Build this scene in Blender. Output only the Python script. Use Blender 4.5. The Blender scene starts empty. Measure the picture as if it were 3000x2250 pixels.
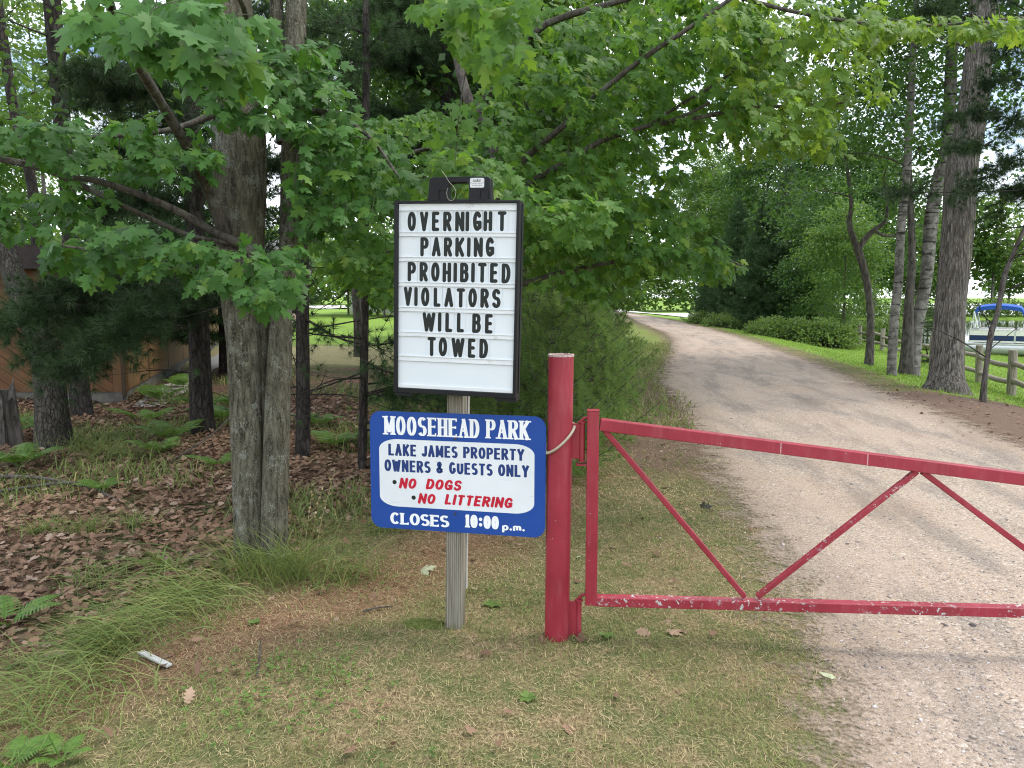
import bpy, math, random
import numpy as np
from mathutils import Vector, Matrix

# ------------------------------------------------------------------ camera, light, exposure
sc = bpy.context.scene
COL = sc.collection
R = math.radians
PITCH = R(6.5)
CAM = np.array([0.0, 0.0, 1.6])
FPX = 2253.0                                   # focal length in photograph pixels (3000 wide)
cd = bpy.data.cameras.new('camera')
cam = bpy.data.objects.new('camera', cd); COL.objects.link(cam)
cam.location = CAM; cam.rotation_euler = (R(90) - PITCH, 0, 0)
cd.sensor_width = 36.0; cd.sensor_fit = 'HORIZONTAL'; cd.lens = 36.0 * FPX / 3000.0
cd.clip_start = 0.05; cd.clip_end = 3000
sc.camera = cam

SUN_AZ = R(78)      # clockwise from straight ahead (+y), towards the right (+x)
SUN_EL = R(57)
wd = bpy.data.worlds.new('World'); sc.world = wd; wd.use_nodes = True
wt = wd.node_tree; wt.nodes.clear()
wo = wt.nodes.new('ShaderNodeOutputWorld'); wb = wt.nodes.new('ShaderNodeBackground')
sky = wt.nodes.new('ShaderNodeTexSky'); sky.sky_type = 'NISHITA'; sky.sun_disc = False
sky.sun_elevation = SUN_EL; sky.sun_rotation = SUN_AZ; sky.air_density = 1.0; sky.dust_density = 1.5
tc = wt.nodes.new('ShaderNodeTexCoord'); mp = wt.nodes.new('ShaderNodeMapping')
mp.inputs['Scale'].default_value = (1.0, 1.0, 2.2)
cn = wt.nodes.new('ShaderNodeTexNoise'); cn.inputs['Scale'].default_value = 2.6
cn.inputs['Detail'].default_value = 7; cn.inputs['Roughness'].default_value = 0.6
cr = wt.nodes.new('ShaderNodeValToRGB')
cr.color_ramp.elements[0].position = 0.38; cr.color_ramp.elements[1].position = 0.56
cm = wt.nodes.new('ShaderNodeMixRGB'); cm.inputs[2].default_value = (10.5, 11.0, 11.8, 1)   # thin white cloud
wt.links.new(tc.outputs['Generated'], mp.inputs[0]); wt.links.new(mp.outputs[0], cn.inputs['Vector'])
wt.links.new(cn.outputs['Fac'], cr.inputs[0]); wt.links.new(cr.outputs[0], cm.inputs[0])
wt.links.new(sky.outputs[0], cm.inputs[1]); wt.links.new(cm.outputs[0], wb.inputs[0])
wb.inputs['Strength'].default_value = 0.12
wt.links.new(wb.outputs[0], wo.inputs[0])

sl = bpy.data.lights.new('sun', 'SUN'); sun = bpy.data.objects.new('sun', sl); COL.objects.link(sun)
sl.energy = 1.15; sl.angle = R(16); sl.color = (1.0, 0.95, 0.86)
sdir = Vector((math.sin(SUN_AZ) * math.cos(SUN_EL), math.cos(SUN_AZ) * math.cos(SUN_EL), math.sin(SUN_EL)))
sun.rotation_euler = sdir.to_track_quat('Z', 'Y').to_euler()
sun.location = (0, 0, 60)

vs = sc.view_settings
sc.display_settings.display_device = 'sRGB'
vs.view_transform = 'Standard'; vs.look = 'None'; vs.gamma = 1.0; vs.use_curve_mapping = False
vs.exposure = 1.10
cy = sc.cycles
cy.max_bounces = 7; cy.diffuse_bounces = 4; cy.glossy_bounces = 2; cy.transmission_bounces = 4
cy.transparent_max_bounces = 8; cy.caustics_reflective = False; cy.caustics_refractive = False
cy.use_denoising = True; cy.filter_width = 1.1
try: cy.denoiser = 'OPENIMAGEDENOISE'; cy.denoising_prefilter = 'NONE'
except Exception: pass
cy.sample_clamp_indirect = 3.0

# ------------------------------------------------------------------ geometry helpers
rng = np.random.default_rng(11)
CF = np.array([0.0, math.cos(PITCH), -math.sin(PITCH)])
CU = np.array([0.0, math.sin(PITCH), math.cos(PITCH)])
CR = np.array([1.0, 0.0, 0.0])
UP = np.array([0.0, 0.0, 1.0])
def ray(px, py): return CF + CR * ((px - 1500.0) / FPX) + CU * ((1125.0 - py) / FPX)
def P(px, py, d): return CAM + ray(px, py) * d              # point at depth d in front of the lens
def nrm(v):
    v = np.asarray(v, float); return v / (np.linalg.norm(v, axis=-1, keepdims=True) + 1e-12)
def smooth(a, b, x):
    t = np.clip((np.asarray(x, float) - a) / (b - a), 0, 1); return t * t * (3 - 2 * t)

# drive edges, metres: y -> x
RL = np.array([[-8, .6], [0, 1.0], [2.6, 1.23], [3.2, 1.39], [4.34, 1.62], [7.5, 1.95], [11, 2.55], [14, 2.75], [18.4, 3.75], [21.8, 4.56], [29, 6.06], [33, 6.6], [47, 7.7], [63, 9.4], [75, 9.6], [96, 7.5]])
RR = np.array([[-8, 6.2], [0, 5.6], [8, 5.45], [10, 5.75], [12.9, 6.2], [16, 6.86], [20.7, 7.56], [27, 8.46], [36.8, 9.55], [51.5, 10.5], [63, 10.9], [75, 10.9], [96, 9.3]])
def road_l(y): return np.interp(y, RL[:, 0], RL[:, 1])
def road_r(y): return np.interp(y, RR[:, 0], RR[:, 1])
def hgt(x, y):
    x = np.asarray(x, float); y = np.asarray(y, float)
    s = x - road_r(y)
    h = -0.5 * smooth(0.3, 4.5, s) * smooth(6, 13, y)
    h = h - 0.75 * smooth(5.5, 15, s) * smooth(14, 30, y)
    lx = 0.39 * y
    lake = smooth(46, 55, y) * smooth(lx - 3, lx + 3, x) * (1 - smooth(101, 107, y))
    lake2 = smooth(124, 130, y) * smooth(lx - 6, lx, x) * (1 - smooth(345, 352, y))
    h = h - 1.6 * np.maximum(lake, lake2)
    h = h + 0.012 * np.sin(x * 3.1 + y * 1.3) * np.sin(y * 2.3 - x * 0.7) + 0.02 * np.sin(x * .9 - 1.0) * np.sin(y * .8 + 2)
    left = smooth(-1.2, -4.0, x) * smooth(4, 9, y)
    h = h + left * 0.05 * np.sin(x * 1.9 + 0.5) * np.sin(y * 1.6)
    return h
def G(px, py):
    """Point where the ray through a photograph pixel meets the ground."""
    d = ray(px, py); t = 1.6 / max(1e-4, -d[2])
    for _ in range(30):
        q = CAM + d * t; t += 0.7 * (float(hgt(q[0], q[1])) - q[2]) / d[2]
    return CAM + d * t
def depth_of(q): return float(np.dot(np.asarray(q) - CAM, CF))
def on(x, y, dz=0.0): return np.array([x, y, float(hgt(x, y)) + dz])

class MB:
    """Collects faces; build() links ONE mesh object."""
    def __init__(s): s.v = []; s.f = {}; s.n = 0
    def add(s, v, f, m=0):
        v = np.asarray(v, np.float32).reshape(-1, 3); f = np.asarray(f, np.int32)
        if f.size == 0: return
        s.f.setdefault((f.shape[1], m), []).append(f + s.n); s.v.append(v); s.n += len(v)
    def poly(s, pts, m=0): s.add(pts, [list(range(len(pts)))], m)
    def box(s, O, U, V, N, u0, u1, v0, v1, n0, n1, m=0):
        c = [O + U * a + V * b + N * d for d in (n0, n1) for b in (v0, v1) for a in (u0, u1)]
        s.add(c, [[0, 2, 3, 1], [4, 5, 7, 6], [0, 1, 5, 4], [2, 6, 7, 3], [0, 4, 6, 2], [1, 3, 7, 5]], m)
    def prism(s, O, U, V, N, pts, n0, n1, m=0):
        k = len(pts)
        a = [O + U * p[0] + V * p[1] + N * n1 for p in pts]; b = [O + U * p[0] + V * p[1] + N * n0 for p in pts]
        s.poly(a, m); s.poly(b[::-1], m)
        s.add(a + b, [[i, i + k, (i + 1) % k + k, (i + 1) % k] for i in range(k)], m)
    def ring(s, O, U, V, N, A, B, n0, n1, m=0):
        """solid plate between outer outline A and inner outline B (same count)"""
        k = len(A)
        L = [[O + U * p[0] + V * p[1] + N * n for p in Q] for Q, n in ((A, n1), (B, n1), (A, n0), (B, n0))]
        v = L[0] + L[1] + L[2] + L[3]; f = []
        for i in range(k):
            j = (i + 1) % k
            f += [[i, j, j + k, i + k], [i + 2 * k, i + 3 * k, j + 3 * k, j + 2 * k], [i, i + 2 * k, j + 2 * k, j], [i + k, j + k, j + 3 * k, i + 3 * k]]
        s.add(v, f, m)
    def tube(s, pts, rad, sides=6, cap=True, mod=None, m=0):
        pts = np.asarray(pts, float); k = len(pts)
        rad = np.broadcast_to(np.asarray(rad, float), (k,))
        t = np.gradient(pts, axis=0); t = nrm(t)
        ref = UP if abs(t[0][2]) < 0.9 else np.array([1.0, 0, 0])
        a = np.empty((k, 3)); a[0] = nrm(np.cross(t[0], ref))
        for i in range(1, k):
            w = a[i - 1] - t[i] * np.dot(a[i - 1], t[i]); a[i] = nrm(w)
        b = np.cross(t, a)
        th = np.linspace(0, 2 * math.pi, sides, endpoint=False)
        rr = np.broadcast_to(rad[:, None], (k, sides))
        if mod is not None: rr = rr * mod(th[None, :], np.linspace(0, 1, k)[:, None])
        v = pts[:, None, :] + rr[..., None] * (np.cos(th)[None, :, None] * a[:, None, :] + np.sin(th)[None, :, None] * b[:, None, :])
        i = np.arange(k - 1)[:, None] * sides; j = np.arange(sides)[None, :]; j2 = (j + 1) % sides
        f = np.stack([i + j, i + j2, i + sides + j2, i + sides + j], -1).reshape(-1, 4)
        s.add(v, f, m)
        if cap:
            s.poly(v[0][::-1], m); s.poly(v[-1], m)
    def inst(s, tv, tf, pos, X, Y, Z, sc_, zs=1.0, m=0):
        """many copies of a small template, each with its own frame"""
        tv = np.asarray(tv, float); tf = np.asarray(tf); n = len(pos)
        if n == 0: return
        sc_ = np.broadcast_to(np.asarray(sc_, float), (n,)); zs = np.broadcast_to(np.asarray(zs, float), (n,))
        v = pos[:, None, :] + sc_[:, None, None] * (tv[None, :, 0:1] * X[:, None, :] + tv[None, :, 1:2] * Y[:, None, :] + (zs[:, None] * tv[None, :, 2])[..., None] * Z[:, None, :])
        k = len(tv)
        f = (tf[None] + (np.arange(n) * k)[:, None, None]).reshape(-1, tf.shape[1])
        s.add(v.reshape(-1, 3), f, m)
    def mesh(s, name, mats, origin=(0, 0, 0), smooth_=False):
        me = bpy.data.meshes.new(name)
        v = np.concatenate(s.v) - np.asarray(origin, np.float32)
        me.vertices.add(len(v)); me.vertices.foreach_set('co', np.ascontiguousarray(v, np.float32).ravel())
        idx = []; start = []; mi = []; c = 0
        for (k, m), L in s.f.items():
            f = np.concatenate(L); idx.append(f.ravel()); start.append(c + np.arange(len(f)) * k); c += f.size
            mi.append(np.full(len(f), m, np.int32))
        idx = np.concatenate(idx); start = np.concatenate(start); mi = np.concatenate(mi)
        me.loops.add(len(idx)); me.loops.foreach_set('vertex_index', idx.astype(np.int32))
        me.polygons.add(len(start)); me.polygons.foreach_set('loop_start', start.astype(np.int32))
        me.polygons.foreach_set('material_index', mi)
        me.polygons.foreach_set('use_smooth', np.full(len(start), bool(smooth_)))
        me.update(calc_edges=True)
        for q in (mats if isinstance(mats, (list, tuple)) else [mats]): me.materials.append(q)
        return me
    def build(s, name, mats, parent=None, origin=None, smooth_=False, bevel=0.0):
        root = parent
        while root is not None and root.parent is not None: root = root.parent
        o3 = np.array(origin if origin is not None else (root.location if root is not None else (0, 0, 0)), float)
        me = s.mesh(name, mats, o3, smooth_)
        o = bpy.data.objects.new(name, me); COL.objects.link(o)
        if parent is not None: o.parent = parent
        else: o.location = o3
        if bevel:
            b = o.modifiers.new('bevel', 'BEVEL'); b.width = bevel; b.segments = 2; b.limit_method = 'ANGLE'; b.angle_limit = R(40)
        return o

def thing(name, label, cat, loc, group=None):
    o = bpy.data.objects.new(name, None); COL.objects.link(o); o.location = [float(q) for q in loc]
    o.empty_display_size = 0.1
    o['label'] = label; o['category'] = cat
    if group: o['group'] = group
    return o
def tag(o, label, cat, group=None):
    o['label'] = label; o['category'] = cat
    if group: o['group'] = group
    return o
def struct(o): o['kind'] = 'structure'; return o
def stuff(o, label, cat):
    o['kind'] = 'stuff'; o['label'] = label; o['category'] = cat; return o
def dup(src, loc, rz, sc_, label, group=None):
    """a copy of a thing with copies of its parts, sharing their meshes"""
    r = src.copy(); COL.objects.link(r); r.location = [float(q) for q in loc]; r.rotation_euler = (0, 0, rz); r.scale = (sc_[0], sc_[0], sc_[1])
    r['label'] = label
    if group: r['group'] = group
    for ch in list(src.children):
        c = ch.copy(); COL.objects.link(c); c.parent = r
        for g in list(ch.children):
            e = g.copy(); COL.objects.link(e); e.parent = c
    return r

# ------------------------------------------------------------------ materials
class NT:
    def __init__(s, name):
        s.m = bpy.data.materials.new(name); s.m.use_nodes = True; s.t = s.m.node_tree; s.t.nodes.clear()
        s.out = s.t.nodes.new('ShaderNodeOutputMaterial')
    def n(s, typ, **kw):
        q = s.t.nodes.new('ShaderNode' + typ)
        for k, v in kw.items(): setattr(q, k, v)
        return q
    def l(s, a, b): s.t.links.new(a, b)
    def put(s, sock, v):
        if hasattr(v, 'links') or isinstance(v, bpy.types.NodeSocket): s.l(v, sock)
        elif isinstance(v, (tuple, list)): sock.default_value = (*v, 1) if len(v) == 3 and sock.type == 'RGBA' else v
        else: sock.default_value = v
    def coord(s, kind='Object', scale=None):
        o = s.n('NewGeometry').outputs['Position'] if kind == 'World' else s.n('TexCoord').outputs[kind]
        if scale is not None:
            mp = s.n('Mapping'); mp.inputs['Scale'].default_value = scale; s.l(o, mp.inputs[0]); o = mp.outputs[0]
        return o
    def noise(s, vec, scale, detail=4, rough=.55, dist=0.0):
        q = s.n('TexNoise'); q.inputs['Scale'].default_value = scale; q.inputs['Detail'].default_value = detail
        q.inputs['Roughness'].default_value = rough; q.inputs['Distortion'].default_value = dist; s.l(vec, q.inputs['Vector']); return q.outputs['Fac']
    def voro(s, vec, scale, feature='F1', out='Distance'):
        q = s.n('TexVoronoi', feature=feature); q.inputs['Scale'].default_value = scale; s.l(vec, q.inputs['Vector']); return q.outputs[out]
    def ramp(s, fac, stops):
        q = s.n('ValToRGB'); e = q.color_ramp.elements
        while len(e) < len(stops): e.new(0.5)
        for el, (p, c) in zip(e, stops):
            el.position = p; el.color = (*c, 1) if isinstance(c, (tuple, list)) else (c, c, c, 1)
        s.l(fac, q.inputs[0]); return q.outputs[0]
    def mix(s, fac, a, b, mode='MIX'):
        q = s.n('MixRGB', blend_type=mode); s.put(q.inputs[0], fac); s.put(q.inputs[1], a); s.put(q.inputs[2], b); return q.outputs[0]
    def math(s, op, a, b=0.0):
        q = s.n('Math', operation=op); s.put(q.inputs[0], a); s.put(q.inputs[1], b); return q.outputs[0]
    def bump(s, h, strength=.5, dist=.01):
        q = s.n('Bump'); q.inputs['Strength'].default_value = strength; q.inputs['Distance'].default_value = dist; s.l(h, q.inputs['Height']); return q.outputs[0]
    def bsdf(s, color, rough=.7, spec=.3, metal=0.0, normal=None):
        q = s.n('BsdfPrincipled'); s.put(q.inputs['Base Color'], color); s.put(q.inputs['Roughness'], rough)
        q.inputs['Specular IOR Level'].default_value = spec; s.put(q.inputs['Metallic'], metal)
        if normal is not None: s.l(normal, q.inputs['Normal'])
        return q.outputs[0]
    def done(s, surf): s.l(surf, s.out.inputs[0]); return s.m

def m_plain(name, col, rough=.6, spec=.3, metal=0.0, var=.12, scale=8.0, bump=0.0):
    t = NT(name); c = t.coord()
    n = t.noise(c, scale, 5)
    k = t.ramp(n, [(.25, tuple(x * (1 - var) for x in col)), (.75, tuple(min(1, x * (1 + var)) for x in col))])
    return t.done(t.bsdf(k, rough, spec, metal, t.bump(n, bump, .01) if bump else None))

def m_leaf(name, lo, hi, trans, tmix=.35, rough=.45, spec=.35, yellow=None):
    """foliage: every leaf its own tone, part of the light passes through"""
    t = NT(name); g = t.n('NewGeometry'); r = g.outputs['Random Per Island']
    st = [(0, lo), (.85, hi)]
    if yellow: st.append((1.0, yellow))
    k = t.ramp(r, st)
    w = t.noise(t.coord('World'), .9, 2)
    k = t.mix(t.ramp(w, [(.35, .0), (.7, .45)]), k, tuple(x * 1.5 for x in hi))
    b = t.bsdf(k, rough, spec)
    tr = t.n('BsdfTranslucent'); t.put(tr.inputs[0], t.mix(.5, k, trans))
    mx = t.n('MixShader'); mx.inputs[0].default_value = tmix; t.l(b, mx.inputs[1]); t.l(tr.outputs[0], mx.inputs[2])
    return t.done(mx.outputs[0])

def m_bark(name, dark, mid, light, sx, sz, strength=.7, dist=.02, specks=0.0, lichen=0.0, rings=False, plates=0.0):
    t = NT(name); c = t.coord('Object', (sx, sx, sz))
    n = t.noise(c, 1.0, 6, .6, .4)
    k = t.ramp(n, [(.38, dark), (.47, mid), (.60, light)])
    v2 = t.voro(t.coord('Object', (sx * .8, sx * .8, sz * 1.6)), 1.0, 'DISTANCE_TO_EDGE'); cr = t.ramp(v2, [(.02, 1.0), (.14, 0.0)])
    if plates: k = t.mix(t.math('MULTIPLY', cr, plates), k, tuple(x * .45 for x in dark))
    fine = t.noise(t.coord(), 70, 4, .7); k = t.mix(t.ramp(fine, [(.40, 0.0), (.68, .45)]), k, light)
    big = t.noise(t.coord(), 1.7, 4)
    k = t.mix(t.ramp(big, [(.35, 0.0), (.7, .5)]), k, tuple(x * .65 for x in mid))
    h = t.math('SUBTRACT', n, t.math('MULTIPLY', cr, .35 * plates))
    if specks:
        v = t.noise(t.coord('Object', (1, 1, .55)), 150.0, 3, .6)
        s = t.math('MULTIPLY', t.ramp(v, [(.56, 0.0), (.66, 1.0)]), t.ramp(t.noise(t.coord(), 9, 4), [(.40, 0.0), (.60, specks)]))
        k = t.mix(s, k, (.30, .29, .235))
    if lichen:
        s = t.ramp(t.noise(t.coord(), 9, 8, .7), [(.56, 0.0), (.62, lichen)])
        k = t.mix(s, k, (.27, .30, .26))
    if rings:
        s = t.ramp(t.noise(t.coord('Object', (2.2, 2.2, 17)), 1.0, 5, .65), [(.55, 0.0), (.63, 1.0)])
        k = t.mix(s, k, (.035, .03, .026))
    return t.done(t.bsdf(k, .9, .15, 0.0, t.bump(h, strength, dist)))

def m_red(name, lichen_lo, lichen_hi, fine):
    t = NT(name); c = t.coord()
    n = t.noise(c, 5, 5)
    k = t.ramp(n, [(.3, (.235, .017, .030)), (.7, (.32, .030, .048))])
    k = t.mix(t.ramp(t.noise(t.coord('Object', (30, 30, 6)), 1, 4), [(.50, 0.0), (.75, .45)]), k, (.36, .085, .10))
    k = t.mix(t.ramp(t.noise(c, 2.2, 6, .65), [(.50, 0.0), (.72, .45)]), k, (.17, .026, .032))
    a = t.ramp(t.noise(c, fine, 6, .7), [(.57, 0.0), (.60, 1.0)])
    b = t.ramp(t.noise(c, 4.5, 3), [(lichen_lo, 0.0), (lichen_hi, 1.0)])
    sp = t.math('MULTIPLY', a, b)
    chip = t.math('MULTIPLY', t.ramp(t.voro(c, 42.0), [(.07, 1.0), (.10, 0.0)]), t.ramp(t.noise(c, 11, 2), [(.55, 0.0), (.6, 1.0)]))
    k = t.mix(t.math('MAXIMUM', sp, chip), k, (.46, .49, .46))
    return t.done(t.bsdf(k, t.math('ADD', t.math('MULTIPLY', sp, .3), .42), .4, 0.0, t.bump(t.math('ADD', sp, t.math('MULTIPLY', n, .2)), .35, .003)))

M = {}
M['red'] = m_red('red_paint', .70, .80, 60)
M['red_lichen'] = m_red('red_paint_with_lichen', .40, .58, 46)
M['black_plastic'] = m_plain('black_plastic', (.006, .0065, .008), .45, .3, var=.3, scale=20, bump=.05)
M['letter_black'] = m_plain('letter_black', (.014, .018, .016), .5, .3)
M['blue'] = None
M['navy_ink'] = m_plain('navy_ink', (.016, .040, .16), .5, .3)
M['red_ink'] = m_plain('red_ink', (.50, .012, .035), .5, .3)
M['white_ink'] = m_plain('white_ink', (.80, .82, .82), .45, .3, var=.04)
M['steel'] = m_plain('steel', (.42, .43, .44), .4, .5, .8)
M['dark_screw'] = m_plain('dark_screw', (.09, .07, .06), .6, .3, .4)
M['wire'] = m_plain('pale_wire', (.42, .40, .33), .6)
M['sticker_ink'] = m_plain('sticker_ink', (.05, .05, .05), .6)
M['sticker_grey'] = m_plain('sticker_grey', (.30, .30, .29), .6)
M['sticker'] = m_plain('sticker', (.66, .67, .66), .4, var=.06, scale=60)
def m_panel():
    t = NT('white_panel'); c = t.coord()
    k = t.ramp(t.noise(c, 3, 5), [(.3, (.65, .70, .725)), (.7, (.70, .745, .765))])
    k = t.mix(t.ramp(t.noise(c, 38, 6, .7), [(.68, 0.0), (.80, .35)]), k, (.4, .38, .33))
    return t.done(t.bsdf(k, .45, .3))
M['panel'] = m_panel()
def m_rail():
    t = NT('letter_track'); c = t.coord()
    k = t.ramp(t.noise(t.coord('Object', (6, 6, 60)), 1, 4), [(.3, (.65, .68, .685)), (.7, (.71, .735, .73))])
    k = t.mix(t.ramp(t.noise(c, 22, 6, .7), [(.60, 0.0), (.74, .55)]), k, (.30, .27, .20))
    return t.done(t.bsdf(k, .4, .4))
M['rail'] = m_rail()
M['tile'] = m_plain('clear_letter_tile', (.655, .705, .73), .42, .3, var=.03)
def m_board(name, col, speck):
    t = NT(name); c = t.coord(); k = t.ramp(t.noise(c, 4, 5), [(.3, tuple(x * .94 for x in col)), (.7, tuple(x * 1.04 for x in col))])
    k = t.mix(t.math('MULTIPLY', t.ramp(t.voro(c, 48.0), [(.05, 1.0), (.09, 0.0)]), t.ramp(t.noise(c, 7, 2), [(.52, 0.0), (.58, .75)])), k, speck)
    k = t.mix(t.ramp(t.noise(t.coord('Object', (9, 9, 70)), 1, 5, .7), [(.62, 0.0), (.74, .22)]), k, speck)
    return t.done(t.bsdf(k, t.ramp(t.noise(c, 6, 4), [(.3, .32), (.7, .5)]), .35))
M['sign_white'] = m_board('sign_white', (.70, .735, .75), (.22, .21, .20))
M['blue'] = m_board('sign_blue', (.012, .060, .285), (.05, .10, .30))
def m_rope():
    t = NT('rope'); c = t.coord()
    k = t.ramp(t.noise(c, 220, 3), [(.3, (.28, .24, .17)), (.7, (.50, .45, .35))])
    return t.done(t.bsdf(k, .9, .1))
M['rope'] = m_rope()
def m_wood(name, dark, light, sx, sz, warm=None):
    t = NT(name); c = t.coord('Object', (sx, sx, sz))
    w = t.n('TexWave'); w.inputs['Scale'].default_value = 1.3; w.inputs['Distortion'].default_value = 9.0
    w.inputs['Detail'].default_value = 3; w.inputs['Detail Scale'].default_value = .7; t.l(c, w.inputs['Vector'])
    n = t.noise(c, 3.5, 7, .7, .3)
    f = t.math('ADD', t.math('MULTIPLY', w.outputs['Fac'], .22), t.math('MULTIPLY', n, .78))
    k = t.ramp(f, [(.30, dark), (.62, light)])
    if warm: k = t.mix(t.ramp(t.noise(t.coord(), 1.5, 4), [(.4, 0.0), (.7, .6)]), k, warm)
    return t.done(t.bsdf(k, .85, .15, 0.0, t.bump(f, .5, .004)))
M['grey_wood'] = m_wood('weathered_post_wood', (.085, .076, .056), (.27, .25, .20), 24, .8)
M['fence_wood'] = m_wood('weathered_fence_wood', (.14, .12, .10), (.36, .32, .26), 12, 1.0)
M['pale_wood'] = m_wood('pale_strip_wood', (.35, .33, .29), (.42, .40, .35), 22, 1.0)
M['scrap'] = m_wood('painted_scrap_wood', (.34, .34, .32), (.55, .55, .52), 30, 30)
M['bark_maple'] = m_bark('maple_bark', (.026, .023, .016), (.090, .083, .057), (.165, .154, .112), 44, 6.5, .8, .012, specks=1.0, lichen=.35, plates=.35)
M['bark_limb'] = m_bark('limb_bark', (.030, .027, .022), (.072, .064, .050), (.115, .105, .088), 40, 10, .4, .006, lichen=.3)
M['bark_oak'] = m_bark('oak_bark', (.016, .014, .012), (.062, .055, .045), (.12, .11, .092), 34, 7, .9, .02, plates=.8)
M['bark_pine'] = m_bark('pine_bark', (.013, .011, .010), (.040, .034, .030), (.075, .065, .057), 24, 4, .9, .02, plates=.8)
M['bark_cotton'] = m_bark('cottonwood_bark', (.025, .021, .018), (.17, .15, .128), (.33, .30, .27), 30, 2.4, 1.0, .06, plates=.55)
M['bark_birch'] = m_bark('birch_bark', (.06, .055, .048), (.155, .143, .127), (.29, .272, .25), 8, 8, .3, .006, rings=True)
M['bark_grey'] = m_bark('grey_bark', (.03, .026, .022), (.085, .075, .064), (.15, .135, .12), 20, 5, .6, .012)
M['leaf_maple'] = m_leaf('maple_leaf', (.026, .076, .016), (.062, .152, .030), (.18, .42, .03), .32, .5, .22, (.11, .19, .02))
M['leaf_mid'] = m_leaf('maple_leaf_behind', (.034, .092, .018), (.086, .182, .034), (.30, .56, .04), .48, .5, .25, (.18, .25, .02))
M['leaf_top'] = m_leaf('maple_leaf_sunlit_tint', (.058, .130, .024), (.115, .205, .034), (.44, .64, .05), .48, .5, .25, (.24, .30, .03))  # same maple leaf with sunlit brightness put into its colour
M['leaf_wood'] = m_leaf('woodland_leaf', (.022, .062, .016), (.050, .115, .026), (.20, .36, .04), .38, .5, .3)
M['leaf_light'] = m_leaf('light_leaf', (.045, .105, .025), (.085, .165, .035), (.30, .45, .05), .42, .5, .3, (.15, .20, .03))
M['leaf_shrub'] = m_leaf('shrub_leaf', (.075, .14, .035), (.14, .215, .055), (.32, .46, .07), .38, .5, .3)
M['needle'] = m_leaf('pine_needle', (.028, .064, .024), (.060, .112, .042), (.12, .22, .06), .28, .5, .25)
M['needle_young'] = m_leaf('young_pine_needle', (.075, .145, .042), (.155, .235, .066), (.30, .46, .09), .48, .5, .25)
M['needle_dark'] = m_leaf('dark_needle', (.016, .036, .014), (.038, .070, .027), (.08, .15, .04), .22, .55, .2)
M['fern'] = m_leaf('fern_frond', (.050, .115, .020), (.105, .195, .034), (.24, .42, .05), .3, .5, .25)
M['grass_long'] = m_leaf('long_grass', (.075, .130, .036), (.19, .235, .075), (.28, .36, .08), .3, .6, .2, (.42, .33, .14))
M['grass_dry'] = m_leaf('dry_grass', (.21, .155, .075), (.52, .42, .24), (.4, .3, .15), .15, .8, .1, (.17, .16, .05))
M['grass_green'] = m_leaf('short_grass', (.090, .125, .034), (.205, .225, .075), (.28, .34, .08), .28, .6, .2)
M['lawn_blade'] = m_leaf('lawn_blade', (.12, .22, .035), (.20, .30, .05), (.36, .50, .07), .35, .6, .2)
M['litter'] = m_leaf('dead_leaf', (.065, .036, .023), (.26, .165, .110), (.25, .15, .09), .12, .8, .12, (.38, .29, .23))
M['dead_leaf'] = m_leaf('single_dead_leaf', (.20, .12, .075), (.34, .24, .17), (.25, .15, .09), .1, .75, .15)
M['pale_leaf'] = m_plain('pale_fallen_leaf', (.36, .38, .24), .6, .3, var=.25, scale=120)
M['straw'] = m_leaf('pine_straw', (.15, .075, .042), (.36, .225, .14), (.3, .2, .1), .1, .85, .1)
def m_pebble():
    t = NT('pebble'); r = t.n('NewGeometry').outputs['Random Per Island']
    k = t.ramp(r, [(0, (.16, .14, .135)), (.3, (.28, .235, .205)), (.6, (.38, .315, .27)), (.9, (.46, .41, .37)), (1, (.56, .53, .50))])
    return t.done(t.bsdf(k, .8, .2))
M['pebble'] = m_pebble()

# ------------------------------------------------------------------ the ground
def zones(x, y):
    """lawn, litter, brown-dirt weights"""
    s = x - road_r(y); l = road_l(y) - x
    lawn = smooth(.2, 1.6, s) * smooth(11.5, 14.5, y - .0 * x) + 0
    lawn = np.maximum(lawn, smooth(1.6, 3.2, s) * smooth(8.5, 10.5, y))
    verge = smooth(-.1, .6, l) * smooth(15, 19, y) * .5
    back = smooth(24, 28, y) * smooth(1.0, 4.0, l)
    tan = smooth(17, 19, y) * (1 - smooth(23, 26, y)) * smooth(4, 6, l)
    lawn = np.clip(np.maximum(np.maximum(lawn, verge), back), 0, 1)
    bx = np.interp(y, [3.0, 4.68, 6.2, 9, 14, 20], [-2.35, -1.45, -.75, .35, 1.2, 2.0])
    bx = np.where(y < 3.0, -2.35 - (3.0 - y) * .55, bx)
    lit = smooth(.25, -.35, x - bx) * (1 - smooth(15, 19, y))
    dirt = smooth(1.25, .5, l) * smooth(-.5, .1, l) * smooth(5.5, 8, y) * (1 - smooth(13, 15.5, y)) * .9
    dr = smooth(-.6, .3, s) * (1 - smooth(1.6, 3.4, s)) * (1 - smooth(12.2, 13.6, y)) * smooth(5, 8, y)
    ring = np.exp(-((x - 7.9) ** 2 + (y - 13.6) ** 2) / 1.2) * .8
    dirt = np.clip(np.maximum(np.maximum(dirt, dr), ring), 0, 1)
    return lawn, np.clip(lit, 0, 1), dirt, np.clip(tan, 0, 1)

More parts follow.
